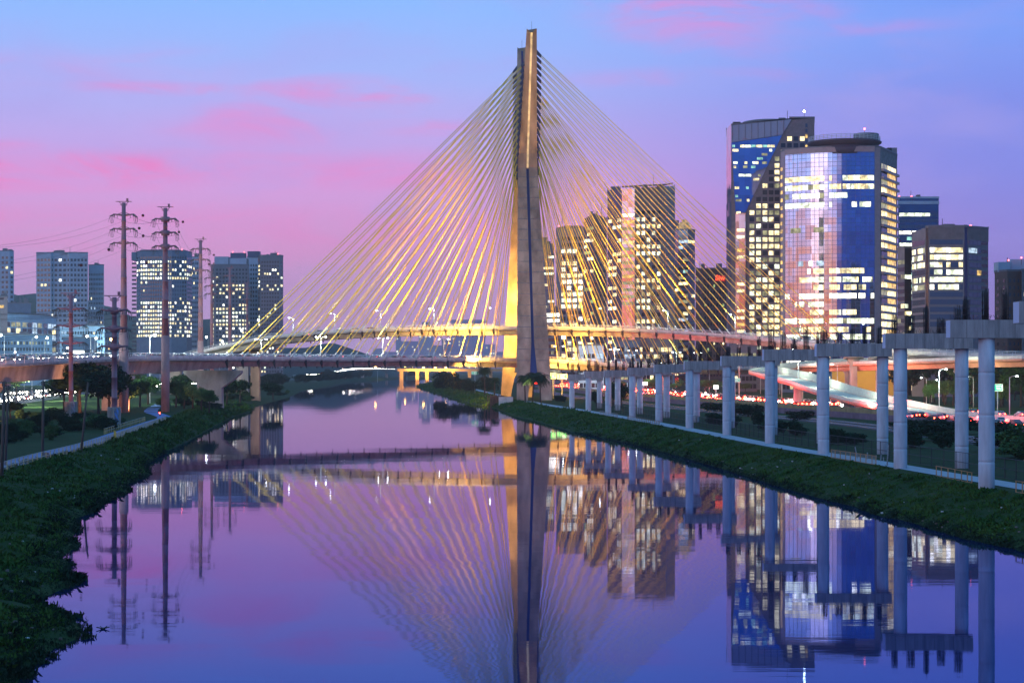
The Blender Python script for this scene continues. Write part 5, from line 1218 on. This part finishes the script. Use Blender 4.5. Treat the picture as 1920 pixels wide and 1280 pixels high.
# green road signs
GRN = mat('sign_green', (.02,.33,.20), .5, emit=(.03,.75,.45), estr=.28); WHT = mat('sign_white', (.8,.8,.8), .5, emit=(1,1,1), estr=.45)
def roadsign(px0, px1, py0, py1, D, label, arrow=1, posts=True):
    a, b_ = P(px0, py1, D), P(px1, py0, D); w, h = b_.x-a.x, b_.z-a.z; r = root('road_sign', (a.x+w/2, D, 0), label, 'road sign', 'green direction signs')
    MB().bx(a.x, b_.x, D-.05, D+.05, a.z, b_.z).build('panel', GRN, r)
    mb = MB(); y = D-.1
    for k, (u0, u1) in enumerate(((.30,.78),(.30,.70),(.34,.80))):
        zc_ = a.z+h*(.74-k*.24); x = a.x+w*u0; rq = random.Random(int(px0)+k)
        while x < a.x+w*u1: l_ = w*rq.uniform(.05,.11); mb.box((x+l_/2, y, zc_), (l_*.8,.03,h*.11)); x += l_
    ax_ = a.x+w*(.12 if arrow > 0 else .88); mb.box((ax_, y, a.z+h*.45), (w*.03,.03,h*.45)); mb.add([(ax_-w*.05,y,a.z+h*.62),(ax_+w*.05,y,a.z+h*.62),(ax_,y,a.z+h*.85)], [(0,1,2)])
    t_ = .05*h
    for x0, x1, z0, z1 in ((a.x,b_.x,b_.z-t_,b_.z),(a.x,b_.x,a.z,a.z+t_),(a.x,a.x+t_,a.z,b_.z),(b_.x-t_,b_.x,a.z,b_.z)): mb.bx(x0,x1,D-.09,D-.055,z0,z1)
    mb.build('lettering', WHT, r)
    mb = MB(); mb.tube([((a.x+b_.x)/2, D+.25, 0), ((a.x+b_.x)/2, D+.25, b_.z)], .16, 8); mb.build('post', STEEL, r)
roadsign(1031,1042.5,699,710,720,'green road sign closest to the pylon'); roadsign(1044.5,1063,701,710.5,722,'wider green road sign next to the pylon, with an arrow')
roadsign(1369,1388,708.5,716,640,'green road sign seen between the middle portal columns', -1); roadsign(1862,1880,720,733,470,'green road sign beside the closest portal column', -1)
roadsign(884,897,696,702,900,'small green road sign past the far bank palms')

# ---------------------------------------------------------------- ramp looping down from the viaduct to the expressway
rampr = root('curved_ramp', (P(1600,720,560).x, 560, 0), 'brightly lit ramp curling down from the orange viaduct to the expressway', 'ramp')
RAMPM = mat('ramp_concrete', (.50,.26,.20), .85, var=.15, vscale=.4)
RAMPS = mat('ramp_pavement', (.42,.45,.38), .8, var=.15, vscale=.5)
SAL = mat('salmon_concrete', (.55,.24,.17), .8, var=.2, vscale=.3)
rp = [(1700,745,16.4),(1620,750,16.0),(1540,752,15.3),(1480,745,14.4),(1440,722,13.6),(1428,690,12.9),(1446,640,12.0),(1497,585,10.2),(1555,535,7.6),(1620,493,5.8),(1690,462,4.5),(1760,440,3.4),(1840,418,2.9),(1930,398,2.85)]
deck(rp, 9.5, 2.0, 1.5, 'ramp_deck', rampr, rail=False, step=5, mats=[SAL, mat('ramp_barrier', (.55,.60,.50), .8, var=.15)], barrier=.8, far_barrier=2.4)
mb = MB(); c = catmull([Vector((X_(a, D), D, z)) for a, D, z in rp], 5); sf = []
for i, p in enumerate(c):
    t = c[min(i+1,len(c)-1)]-c[max(i-1,0)]; t.z = 0; t.normalize(); nn = Vector((-t.y,t.x,0)); sf += [p+nn*4.0+Vector((0,0,.04)), p-nn*4.0+Vector((0,0,.04))]
mb.add(sf, [(2*i,2*i+1,2*i+3,2*i+2) for i in range(len(c)-1)]); mb.build('pale_pavement', RAMPS, rampr)
for px, D, z, w_ in ((1446,640,10.6,3.2),(1497,585,8.8,3.0),(1540,548,6.8,2.6),(1590,512,5.2,2.4)):
    x = X_(px, D); MB().lathe((x, D, 0), [(w_/2,0),(w_/2,z)], 14).build('pier', CONC, rampr)
for px, py, D in ((1436,668,640),(1470,672,600),(1530,690,550),(1600,708,495),(1660,720,462),(1480,660,715)): light('ramp_lamp_light', 'POINT', tuple(P(px, py-10, D-2)), 9000, (.95,1.0,.85), 1)
# salmon main viaduct: red tail-light glow from below reaches its underside
vi = root('salmon_viaduct', (X_(1600,600), 600, 0), 'salmon coloured viaduct girder crossing high behind the portals', 'viaduct')
vp = [(1470,790,14.6),(1520,740,15.0),(1580,690,15.4),(1650,640,15.8),(1730,600,16.2),(1820,560,16.6),(1950,520,16.9)]
deck(vp, 11, 2.0, 2.2, 'viaduct_deck', vi, rail=False, step=8, mats=[SAL, CONC_L])
for px, D in ((1655,636),(1590,680),(1800,566)): x = X_(px, D); MB().lathe((x, D, 0), [(1.2,0),(1.2,12.2),(2.2,13.6)], 14).build('pier', CONC, vi)
for px, py, D in ((1570,715,640),(1500,720,640),(1640,715,600),(1440,712,700)): light('traffic_glow', 'POINT', (X_(px, D), D, GZ+1.4), 9000, (1,.16,.08), 1.5)
for px, D in ((1180,900),(1240,840),(1300,780),(1360,700),(1420,640),(1500,590),(1700,470),(1850,400),(1560,560),(1210,1000)): light('traffic_glow', 'POINT', (wallx(D)+16, D, GZ+3.4), 26000, (1,.10,.10), 1.5)
# ochre overpass building glimpsed under the viaduct
oc = Bld('ochre lit overpass wall glimpsed below the salmon viaduct', [(1560,800),(1680,790)], Z_(687,795), mat('ochre_wall', (.50,.30,.06), .8), 12, name='overpass_wall', cat='wall')
light('overpass_light', 'POINT', (X_(1610,780), 778, 12), 9000, (1,.7,.2), 1)
# distant low bridge across the river
DB = 2300
db = root('distant_bridge', (X_(830,DB), DB, 0), 'low distant bridge lit orange where the river bends', 'bridge'); mb = MB()
mb.bx(X_(745,DB), X_(960,DB), DB, DB+16, 10.4, 13.6); mb.build('deck', mat('ochre_concrete', (.45,.30,.15), .8), db)
for px in (752,782,800,850,880,920): x = X_(px, DB); MB().bx(x-2, x+2, DB+2, DB+14, -1, 10.4).build('pier', MATS['ochre_concrete'], db)
for px in (775, 800, 822, 842): light('sodium_light', 'POINT', (X_(px,DB), DB-12, 9.0), 50000, (1,.55,.1), 1)

# ---------------------------------------------------------------- cars
def car_proto(label, paint, group, face):
    """nose points to +y at rz = 0"""
    r = root('car', (0,0,0), label, 'car', group); mb = MB()
    side = [(-2.15,.35),(-2.2,.75),(-2.05,1.0),(-1.55,1.05),(-1.0,1.45),(.35,1.46),(1.05,1.02),(2.0,.86),(2.2,.6),(2.15,.32)]
    n = len(side); rings = []
    for x, sc_ in ((-.86,.0),(-.80,.04),(.80,.04),(.86,.0)):
        rings.append([(x*(.86 if z > 1.1 else 1), y*(1 if abs(x) < .83 else .98), z) for y, z in side])
    mb.loft(rings, caps=True); mb.build('body', paint, r)
    mb = MB()
    for a, b_ in (((-1.5,1.07),(-1.02,1.42)), ((.38,1.43),(1.02,1.04))):
        s = 1 if a[0] > 0 else -1; mb.add([(-.66,a[0]+s*.04,a[1]+.03),(.66,a[0]+s*.04,a[1]+.03),(.62,b_[0]+s*.04,b_[1]+.0),(-.62,b_[0]+s*.04,b_[1]+.0)], [(0,1,2,3)])
    for s in (-1, 1): mb.add([(s*.80,-1.3,1.06),(s*.80,.9,1.06),(s*.745,.33,1.4),(s*.745,-.95,1.4)], [(0,1,2,3)])
    mb.build('car_windows', WDARK, r)
    for sx in (-1, 1):
        for sy in (-1.35, 1.35):
            mb = MB(); mb.tube([(sx*.70,sy,.32),(sx*.88,sy,.32)], .32, 12); mb.build('wheel', DARK, r)
        if face != 'tail': MB().sphere((sx*.62,2.13,.66), .15, 8, 5).build('headlight', HEADL, r)
        if face != 'head': MB().sphere((sx*.66,-2.14,.80), .17, 8, 5).build('taillight', TAILL, r)
    return Proto(r)
CP = [mat('car_paint_'+n_, c_, .3, .3) for n_, c_ in (('silver',(.45,.46,.48)),('black',(.02,.02,.025)),('white',(.7,.7,.7)),('red',(.35,.03,.03)))]
protos = {}
def car(kind, col, group, lbl):
    k = (kind, col, group)
    if k not in protos: protos[k] = car_proto(lbl, CP[col], group, kind)
    return protos[k]
CN = ['silver','black','white','dark red']
rc = random.Random(12)
def put_cars(line, offs, gap, lo, hi, dirn, group, where, z=0.03, jitter=.35, lights='both'):
    """line: centre polyline with z; dirn +1 drives along it"""
    for off in offs:
        s = rc.uniform(0, gap); acc = 0
        for a, b_ in zip(line[:-1], line[1:]):
            d = b_-a; l_ = d.length; t = d.normalized(); nn = Vector((-t.y, t.x, 0)).normalized()
            while acc+l_ > s:
                u = (s-acc)/l_; p = a.lerp(b_, u)+nn*off
                px = CX+FPX*p.x/p.y
                if lo < px < hi:
                    col = rc.choice((0,0,1,2,3,1)); sd = dirn(off) if callable(dirn) else dirn
                    faces_viewer = (t.y*sd) < 0
                    lb = '%s car %s' % (CN[col], where)
                    car('both', col, group, lb).put((p.x, p.y, p.z+z), math.atan2(-t.x*sd, t.y*sd), lb)
                s += gap*rc.uniform(1-jitter, 1+jitter)
            acc += l_
put_cars(loc_, (-5.6,-2.2,2.2,5.6), 14.5, -10, 930, -1, 'cars queueing on the lower deck left of the pylon', 'in the queue on the lower bridge deck', .03)
put_cars(loc_, (-2.2,2.2,5.6), 20, 1090, 1500, -1, 'cars on the lower deck right of the pylon', 'on the lower bridge deck past the pylon', .03)
put_cars(upc, (-4.5,-1.2,2.6,5.2), 19, 470, 925, -1, 'cars on the upper deck left of the pylon', 'on the upper bridge deck', .03)
hwl = [Vector((x, D, GZ+.03)) for x, D in hw]; hwl = catmull(hwl, 8); hwl = [p for p in hwl if p.y > 330]
put_cars([p for p in hwl if p.y < 900], (17.6,14.2,10.8), 15, 1150, 1920, 1, 'cars crawling with red tail lights on the right expressway', 'with red tail lights on the right expressway', 0)
put_cars([p for p in hwl if p.y < 900], (-10.8,-14.2), 24, 1150, 1920, 1, 'cars crawling with red tail lights on the right expressway', 'with red tail lights on the right expressway', 0)
lhl = catmull([Vector((x, D, GZ+.03)) for D, x in LHW], 8)
put_cars([p for p in lhl if 380 < p.y < 800], (13,9,-9,-13), 26, -10, 260, -1, 'cars with headlights on the left expressway', 'with headlights on the left expressway', 0)
# far traffic: hundreds of cars too small and many to count
def far_cars(lbl, spots, headm, seed):
    mb = MB()
    for x, y in spots:
        z = GZ+.03; mb.bx(x-.85,x+.85,y-2.1,y+2.1,z+.3,z+.95); mb.bx(x-.7,x+.7,y-1.2,y+.8,z+.95,z+1.45)
        for sx in (-.6,.6): mb.sphere((x+sx,y-2.15,z+.75), .34, 6, 4, 1)
    T(mb.build('distant_traffic', [CP[1], headm]), lbl, 'traffic', kind='stuff')
far_cars('dense far traffic glowing red on the right expressway', [(float(np.interp(D, [p[1] for p in hw], [p[0] for p in hw]))+rc.choice((17.6,14.2,10.8,7,3,-3,-10.8,-14.2)), D) for D in [rc.uniform(560, 1600) for _ in range(520)]], TAILL, 1)
far_cars('white-lit vans and lorries in the far lanes of the right expressway', [(float(np.interp(D, [p[1] for p in hw], [p[0] for p in hw]))+rc.choice((17.6,14.2,10.8,7)), D) for D in [rc.uniform(520, 1500) for _ in range(170)]], HEADL, 3)
far_cars('dense far traffic with white headlights on the left bank', [(lhx(D)+rc.choice((13,9,5,-9)), D) for D in [rc.uniform(500, 1700) for _ in range(330)]], HEADL, 2)
# low flyover on the far left bank with a stream of headlights
fo_ = root('flyover', tuple(P(640,705,1800)), 'low flyover on the far left bank carrying a stream of bright headlights', 'flyover')
fp = [(560,1850,6.5),(604,1930,7.6),(630,2050,9.8),(657,2200,12.4),(700,2350,12.8),(750,2500,12)]
fc_, fl_, fr_ = deck(fp, 12, 1.2, 1.2, 'flyover_deck', fo_, rail=False, step=12)
for px, D in ((585,1895),(617,1990),(645,2130),(680,2280),(725,2430)): x = X_(px, D); MB().bx(x-1.5, x+1.5, D-1.5, D+1.5, 0, 7.2).build('pier', CONC, fo_)
mb = MB()
for k, p in enumerate(fc_[3:-4]):
    if k % 2 and rc.random() < .3: continue
    for off in (-3.4, 0, 3.4):
        q = p+Vector((rc.uniform(-2,2), off, .0)); mb.bx(q.x-.85,q.x+.85,q.y-2.1,q.y+2.1,q.z+.3,q.z+1.4)
        for sx in (-.6,.6): mb.sphere((q.x+sx, q.y-2.15, q.z+.8), .36, 6, 4, 1)
T(mb.build('distant_traffic', [CP[1], HEADL]), 'stream of bright headlights crossing the low far-bank flyover', 'traffic', kind='stuff')
# cyclist lamp on the path bend: a red rear lamp on a bicycle
bk = root('bicycle', (X_(300,455), 455, GZ+.04), 'bicycle with a glowing red lamp on the bend of the blue path', 'bicycle'); B0 = Vector(bk.location)
for dy_ in (-.5, .5):
    mb = MB(); mb.tube([B0+Vector((0, dy_+.33*math.cos(a), .34+.33*math.sin(a))) for a in np.linspace(0, 2*PI, 17)], .025, 4); mb.build('wheel', DARK, bk)
mb = MB()
for a, b_ in (((0,-.5,.34),(0,-.1,.35)),((0,-.1,.35),(0,-.2,.85)),((0,-.5,.34),(0,-.2,.8)),((0,-.2,.8),(0,.38,.85)),((0,-.1,.35),(0,.38,.8)),((0,.38,.95),(0,.5,.34)),((-.25,.35,1.0),(.25,.35,1.0))): mb.tube([B0+Vector(a), B0+Vector(b_)], .022, 5)
mb.box(tuple(B0+Vector((0,-.22,.92))), (.12,.26,.06)); mb.build('frame', CP[1], bk)
MB().sphere(B0+Vector((0,-.4,.75)), .16, 8, 5).build('rear_lamp', TAILL, bk)

# ---------------------------------------------------------------- trees and shrubs
BARK = mat('bark', (.06,.045,.035), .9, var=.3, vscale=3)
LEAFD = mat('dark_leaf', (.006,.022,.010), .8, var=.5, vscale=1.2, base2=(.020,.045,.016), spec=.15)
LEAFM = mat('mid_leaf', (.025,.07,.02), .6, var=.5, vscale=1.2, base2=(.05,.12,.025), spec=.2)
LEAFL = mat('bright_leaf', (.05,.12,.02), .6, var=.4, vscale=1.2, base2=(.12,.22,.05))  # lamplight on the lamp-lit trees is put into this brighter green
def crown_mesh(name, seed, n=2600, leaf=.34, lobes=9, flat=.75):
    """unit crown about 2 m wide (-1..1) and about 1.6 m high, from small leaf faces in clumps"""
    rng = np.random.default_rng(seed); cs = []
    for k in range(lobes*4):
        v = rng.normal(0, 1, 3); v /= np.linalg.norm(v); r = rng.uniform(.15, .75)
        c = v*r*np.array((1,1,flat)); cs.append((c, rng.uniform(.14, .34)))
    pts = []
    for c, r in cs:
        m = int(n/len(cs)*(r/.24)**2); v = rng.normal(0, 1, (m, 3)); v /= np.linalg.norm(v, axis=1)[:,None]
        pts.append(c+v*(r*rng.uniform(.55, 1.08, m)[:,None])*np.array((1,1,.8)))
    p = np.concatenate(pts); m = len(p); s = leaf*rng.uniform(.06, .15, m)
    a = rng.normal(0, 1, (m, 3)); a /= np.linalg.norm(a, axis=1)[:,None]; b_ = rng.normal(0, 1, (m, 3)); b_ -= a*(a*b_).sum(1)[:,None]; b_ /= np.linalg.norm(b_, axis=1)[:,None]
    v = np.zeros((m, 4, 3)); v[:,0] = p-a*s[:,None]; v[:,1] = p-b_*(s*.55)[:,None]; v[:,2] = p+a*s[:,None]; v[:,3] = p+b_*(s*.55)[:,None]
    me = bpy.data.meshes.new(name); me.vertices.add(m*4); me.vertices.foreach_set('co', v.reshape(-1)); me.loops.add(m*4); me.loops.foreach_set('vertex_index', np.arange(m*4))
    me.polygons.add(m); me.polygons.foreach_set('loop_start', np.arange(m)*4); me.polygons.foreach_set('loop_total', np.full(m, 4)); me.update(); return me
CRM = {}
def crown(kind, seed):
    k = (kind, seed)
    if k not in CRM:
        me = crown_mesh('crown', seed*7+1, 3400, .55 if kind != 'L' else .5); me.materials.append({'D':LEAFD,'M':LEAFM,'L':LEAFL}[kind]); CRM[k] = me
    return CRM[k]
def tree(px, pyb, D, w, h, kind, label, name='tree', cat='tree', group=None, trunk=True, zb=None, lift=.32):
    """w, h in metres; stands at picture column px and distance D"""
    x = X_(px, D); z0 = GZ-.1 if zb is None else zb; r = root(name, (x, D, z0), label, cat, group); sd = random.Random(int(px*7+D))
    ch = h*(1-lift) if trunk else h
    o = bpy.data.objects.new('crown' if trunk else 'foliage', crown(kind, sd.randint(0, 3))); COL.objects.link(o); o.parent = r
    o.location = (0, 0, h-ch*.52); o.scale = (w/2*1.05, w/2*1.05, ch/2/.72); o.rotation_euler = (0, 0, sd.uniform(0, 6.28))
    if trunk:
        mb = MB(); top = h-ch*.5; mb.tube([(x, D, z0-.2), (x+sd.uniform(-.2,.2), D, z0+top*.5), (x+sd.uniform(-.4,.4), D, z0+top)], [h*.028+.08, h*.02+.05, h*.012+.03], 8)
        for k in range(4):
            an = k*1.6+sd.random(); zz = z0+top*(.62+.1*k); mb.tube([(x, D, zz), (x+math.cos(an)*w*.25, D+math.sin(an)*w*.25, zz+ch*.28)], [.09+h*.008, .04], 5)
        mb.build('trunk', BARK, r)
    return r
sh = random.Random(21)
# left bank
GT = 'trees between the left path and the expressway'; GS = 'shrubs on the left bank'
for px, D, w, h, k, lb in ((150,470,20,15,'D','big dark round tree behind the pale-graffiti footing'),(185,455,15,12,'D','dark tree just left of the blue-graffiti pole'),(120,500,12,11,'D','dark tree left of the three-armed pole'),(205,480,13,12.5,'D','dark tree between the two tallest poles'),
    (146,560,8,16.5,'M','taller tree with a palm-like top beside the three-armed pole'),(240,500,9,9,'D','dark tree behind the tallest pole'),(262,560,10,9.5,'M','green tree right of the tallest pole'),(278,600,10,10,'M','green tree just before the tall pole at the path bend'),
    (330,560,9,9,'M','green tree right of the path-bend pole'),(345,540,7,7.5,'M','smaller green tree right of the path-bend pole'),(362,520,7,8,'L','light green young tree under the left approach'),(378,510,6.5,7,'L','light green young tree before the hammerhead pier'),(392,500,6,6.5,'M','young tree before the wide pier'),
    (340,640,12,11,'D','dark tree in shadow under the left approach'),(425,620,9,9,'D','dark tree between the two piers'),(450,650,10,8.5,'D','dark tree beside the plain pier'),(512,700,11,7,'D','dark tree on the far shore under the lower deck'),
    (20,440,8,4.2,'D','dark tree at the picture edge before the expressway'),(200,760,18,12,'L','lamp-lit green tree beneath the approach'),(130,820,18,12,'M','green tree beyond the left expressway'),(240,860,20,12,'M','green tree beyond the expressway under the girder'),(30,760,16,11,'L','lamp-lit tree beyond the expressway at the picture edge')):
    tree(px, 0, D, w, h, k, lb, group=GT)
for i in range(46):
    px = sh.uniform(-5, 255); D = sh.uniform(300, 430)
    if px < 40: D = sh.uniform(285, 330)
    if X_(px, D) > lt(D)-6: continue
    tree(px, 0, D, sh.uniform(3, 7), sh.uniform(1.6, 3.6), sh.choice('DDDM'), 'low dark shrub on the grass between the blue path and the trees', 'shrub', 'shrub', GS, False)
for i in range(40):
    D = sh.uniform(540, 1000); x = sh.uniform(lt(D)-12, lw(D)-3); px = CX+FPX*x/D
    tree(px, 0, D, sh.uniform(3, 8), sh.uniform(1.8, 4.0), sh.choice('DDM'), 'dark waterside shrub under the left spans', 'shrub', 'shrub', 'waterside shrubs under the left spans', False, max(.3, land_z(x, D)-.3))
for i in range(34):
    D = sh.uniform(1000, 2300); x = lt(D)+sh.uniform(-14, 3); px = CX+FPX*x/D
    tree(px, 0, D, sh.uniform(12, 24), sh.uniform(6, 11), 'D', 'dark tree in the bluish far line along the left bank', 'tree', 'tree', 'far riverside trees on the left bank', False)
# right bank
GR_ = 'dark shrubs between the right path and the railway'
for px, D, w, h, k, lb in ((1740,330,13,2.9,'D','dark shrub mass between the closest portals'),(1765,300,10,2.8,'D','dark shrub mass left of the fourth-nearest column'),(1705,340,9,3.0,'D','dark bush behind the portal column'),(1890,260,12,3.4,'D','dark bush right of the closest column'),(1915,240,9,4.5,'M','olive bush at the picture edge'),(1870,300,9,3.6,'D','low bush right of the closest portal'),
    (1500,420,8,2.6,'D','low dark bush before the railway'),(1400,450,10,3.6,'D','dark bush between the middle portals'),(1380,480,10,3.4,'D','dark bush behind the middle portals'),(1340,500,9,3.0,'D','dark bush by the fifth column pair'),(1165,560,8,8,'D','dark small tree between the far portals'),(1150,580,7,9,'D','slim dark tree between the far portals'),(1118,600,6,5,'D','dark tree near the last portals'),
    (1052,640,6,3.2,'D','dark bush right of the palms'),(1800,330,9,3.2,'D','dark bush between the closest columns')):
    tree(px, 0, D, w, h, k, lb, 'shrub' if h < 6 else 'tree', 'shrub' if h < 6 else 'tree', None, h >= 6, lift=.2)
for i in range(16):
    D = sh.uniform(230, 420); x = rt(D)+sh.uniform(11, 26); tree(CX+FPX*x/D, 0, D, sh.uniform(3, 7), sh.uniform(1.5, 3.6), 'D', 'dark shrub in the strip between the right path and the railway', 'shrub', 'shrub', GR_, False)
GL = 'lamp-lit street trees beyond the right expressway'
for px, D, w, h, k, lb in ((1735,640,24,22,'D','huge dark tree crown behind the nearer portals'),(1770,660,20,19,'D','dark tree right of the huge crown'),(1700,660,16,15,'D','dark tree left of the huge crown'),(1815,620,20,17,'M','olive tree glimpsed between the two closest portals'),(1880,600,20,18,'M','olive tree at the right edge'),(1915,560,15,15,'M','olive tree cut by the right edge'),(1850,660,22,17,'D','dark tree behind the closest column')):
    tree(px, 0, D, w, h, k, lb, group=None)
for i in range(22):
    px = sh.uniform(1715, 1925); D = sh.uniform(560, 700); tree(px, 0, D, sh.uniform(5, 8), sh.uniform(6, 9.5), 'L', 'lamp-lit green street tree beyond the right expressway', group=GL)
for i in range(18):
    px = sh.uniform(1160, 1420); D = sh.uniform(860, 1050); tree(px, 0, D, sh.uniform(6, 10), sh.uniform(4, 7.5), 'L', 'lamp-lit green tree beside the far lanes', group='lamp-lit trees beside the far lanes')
for px, D, w, h, lb in ((838,960,17,11.5,'large dark bush on the river spit'),(862,940,14,8,'dark bush right of the large one on the spit'),(880,900,10,7,'small dark bush on the spit'),(915,860,12,9,'dark bush before the far pylon foot'),(823,1010,10,8,'dark bush at the end of the river spit')):
    tree(px, 0, D, w, h, 'D', lb, 'bush', 'bush', None, False)
# palms
def palm(px, D, h, cr, label, seed):
    x = X_(px, D); r = root('palm_tree', (x, D, GZ-.1), label, 'palm tree', None); rg_ = random.Random(seed); mb = MB(); lx = rg_.uniform(-.5, .5)
    mb.tube([(x, D, GZ-.3), (x+lx*.4, D, GZ+h*.5), (x+lx, D, GZ+h)], [.32,.22,.2], 8); mb.build('trunk', BARK, r); mb = MB()
    for k in range(54):
        an = k*2.4; up_ = rg_.uniform(-.5, .9); dx_, dy_ = math.cos(an), math.sin(an); L0 = cr*rg_.uniform(.8, 1.1); prev = None; m = 9
        for j in range(m+1):
            u = j/m; p = Vector((x+lx+dx_*L0*u, D+dy_*L0*u, GZ+h+L0*(up_*u-.95*u*u*(1.1 if up_ > 0 else .6))))
            if prev is not None:
                t = (p-prev).normalized(); sd_ = Vector((-dy_, dx_, 0)); wv = cr*.24*math.sin(PI*min(1, u*.9+.1))+.05
                for s in (-1, 1):
                    for q in (0, .5): a = prev.lerp(p, q); b_ = prev.lerp(p, q+.32); e = a+sd_*s*wv+t*wv*.5-Vector((0,0,wv*.35)); mb.add([a, b_, e], [(0,1,2)])
            prev = p
    mb.build('fronds', LEAFD, r)
palm(985, 655, 8.8, 4.2, 'palm tree nearest the water before the pylon foot', 1); palm(998.5, 640, 9.4, 4.6, 'tallest palm tree, in the middle before the pylon foot', 2); palm(1013.5, 632, 8.8, 4.4, 'palm tree on the right before the pylon foot', 3)
palm(909, 830, 11.5, 4.6, 'palm tree left of the pylon foot', 4); palm(927, 800, 7, 3.4, 'short palm beside the far pylon foot', 5)
# rusty outfall structure and low wall at the pylon foot
of = root('outfall_structure', (X_(930,690), 690, 0), 'rusty brown timber and steel outfall beside the pylon foot', 'outfall'); RU = mat('rusty_brown', (.20,.10,.06), .9, var=.4, vscale=1)
mb = MB(); a = P(918,760,688); b_ = P(946,726,688); mb.bx(a.x, b_.x, 688, 692, .3, 4.2); mb.build('wall', RU, of)
mb = MB()
for k in range(7): x = a.x-.6+k*1.0; mb.box((x, 687, 2.0+.5*math.sin(k*2)), (.35,.35,5.0+math.sin(k*3)))
mb.build('piles', RU, of)
T(MB().bx(X_(935,676), X_(962,676), 676, 677, .5, 4.0).build('low_wall', CONC_L), 'pale low concrete wall at the waterline below the pylon', 'wall')
# floating twigs near the left bank
mb = MB(); a = PG(193, 1178, 0.02); 
for k in range(6): an = k*1.1; mb.tube([a, a+Vector((math.cos(an)*.35, math.sin(an)*.35, .10))], .03, 4)
mb.sphere(a, .14, 8, 5, 0, .6); T(mb.build('floating_debris', DARK), 'small dark clump of debris floating off the left bank', 'debris')

# ---------------------------------------------------------------- evening haze
hz = MB(); hz.bx(-4200, 4200, -420, 7400, -6, 330)
hm = bpy.data.materials.new('haze'); hm.use_nodes = True; t = hm.node_tree; t.nodes.clear(); pv = t.nodes.new('ShaderNodeVolumePrincipled'); ov = t.nodes.new('ShaderNodeOutputMaterial')
pv.inputs['Color'].default_value = (.96,.97,1.0,1); pv.inputs['Density'].default_value = HAZE; pv.inputs['Anisotropy'].default_value = .2; t.links.new(pv.outputs[0], ov.inputs['Volume'])
if HAZE > 0: T(hz.build('haze', hm), kind='stuff')
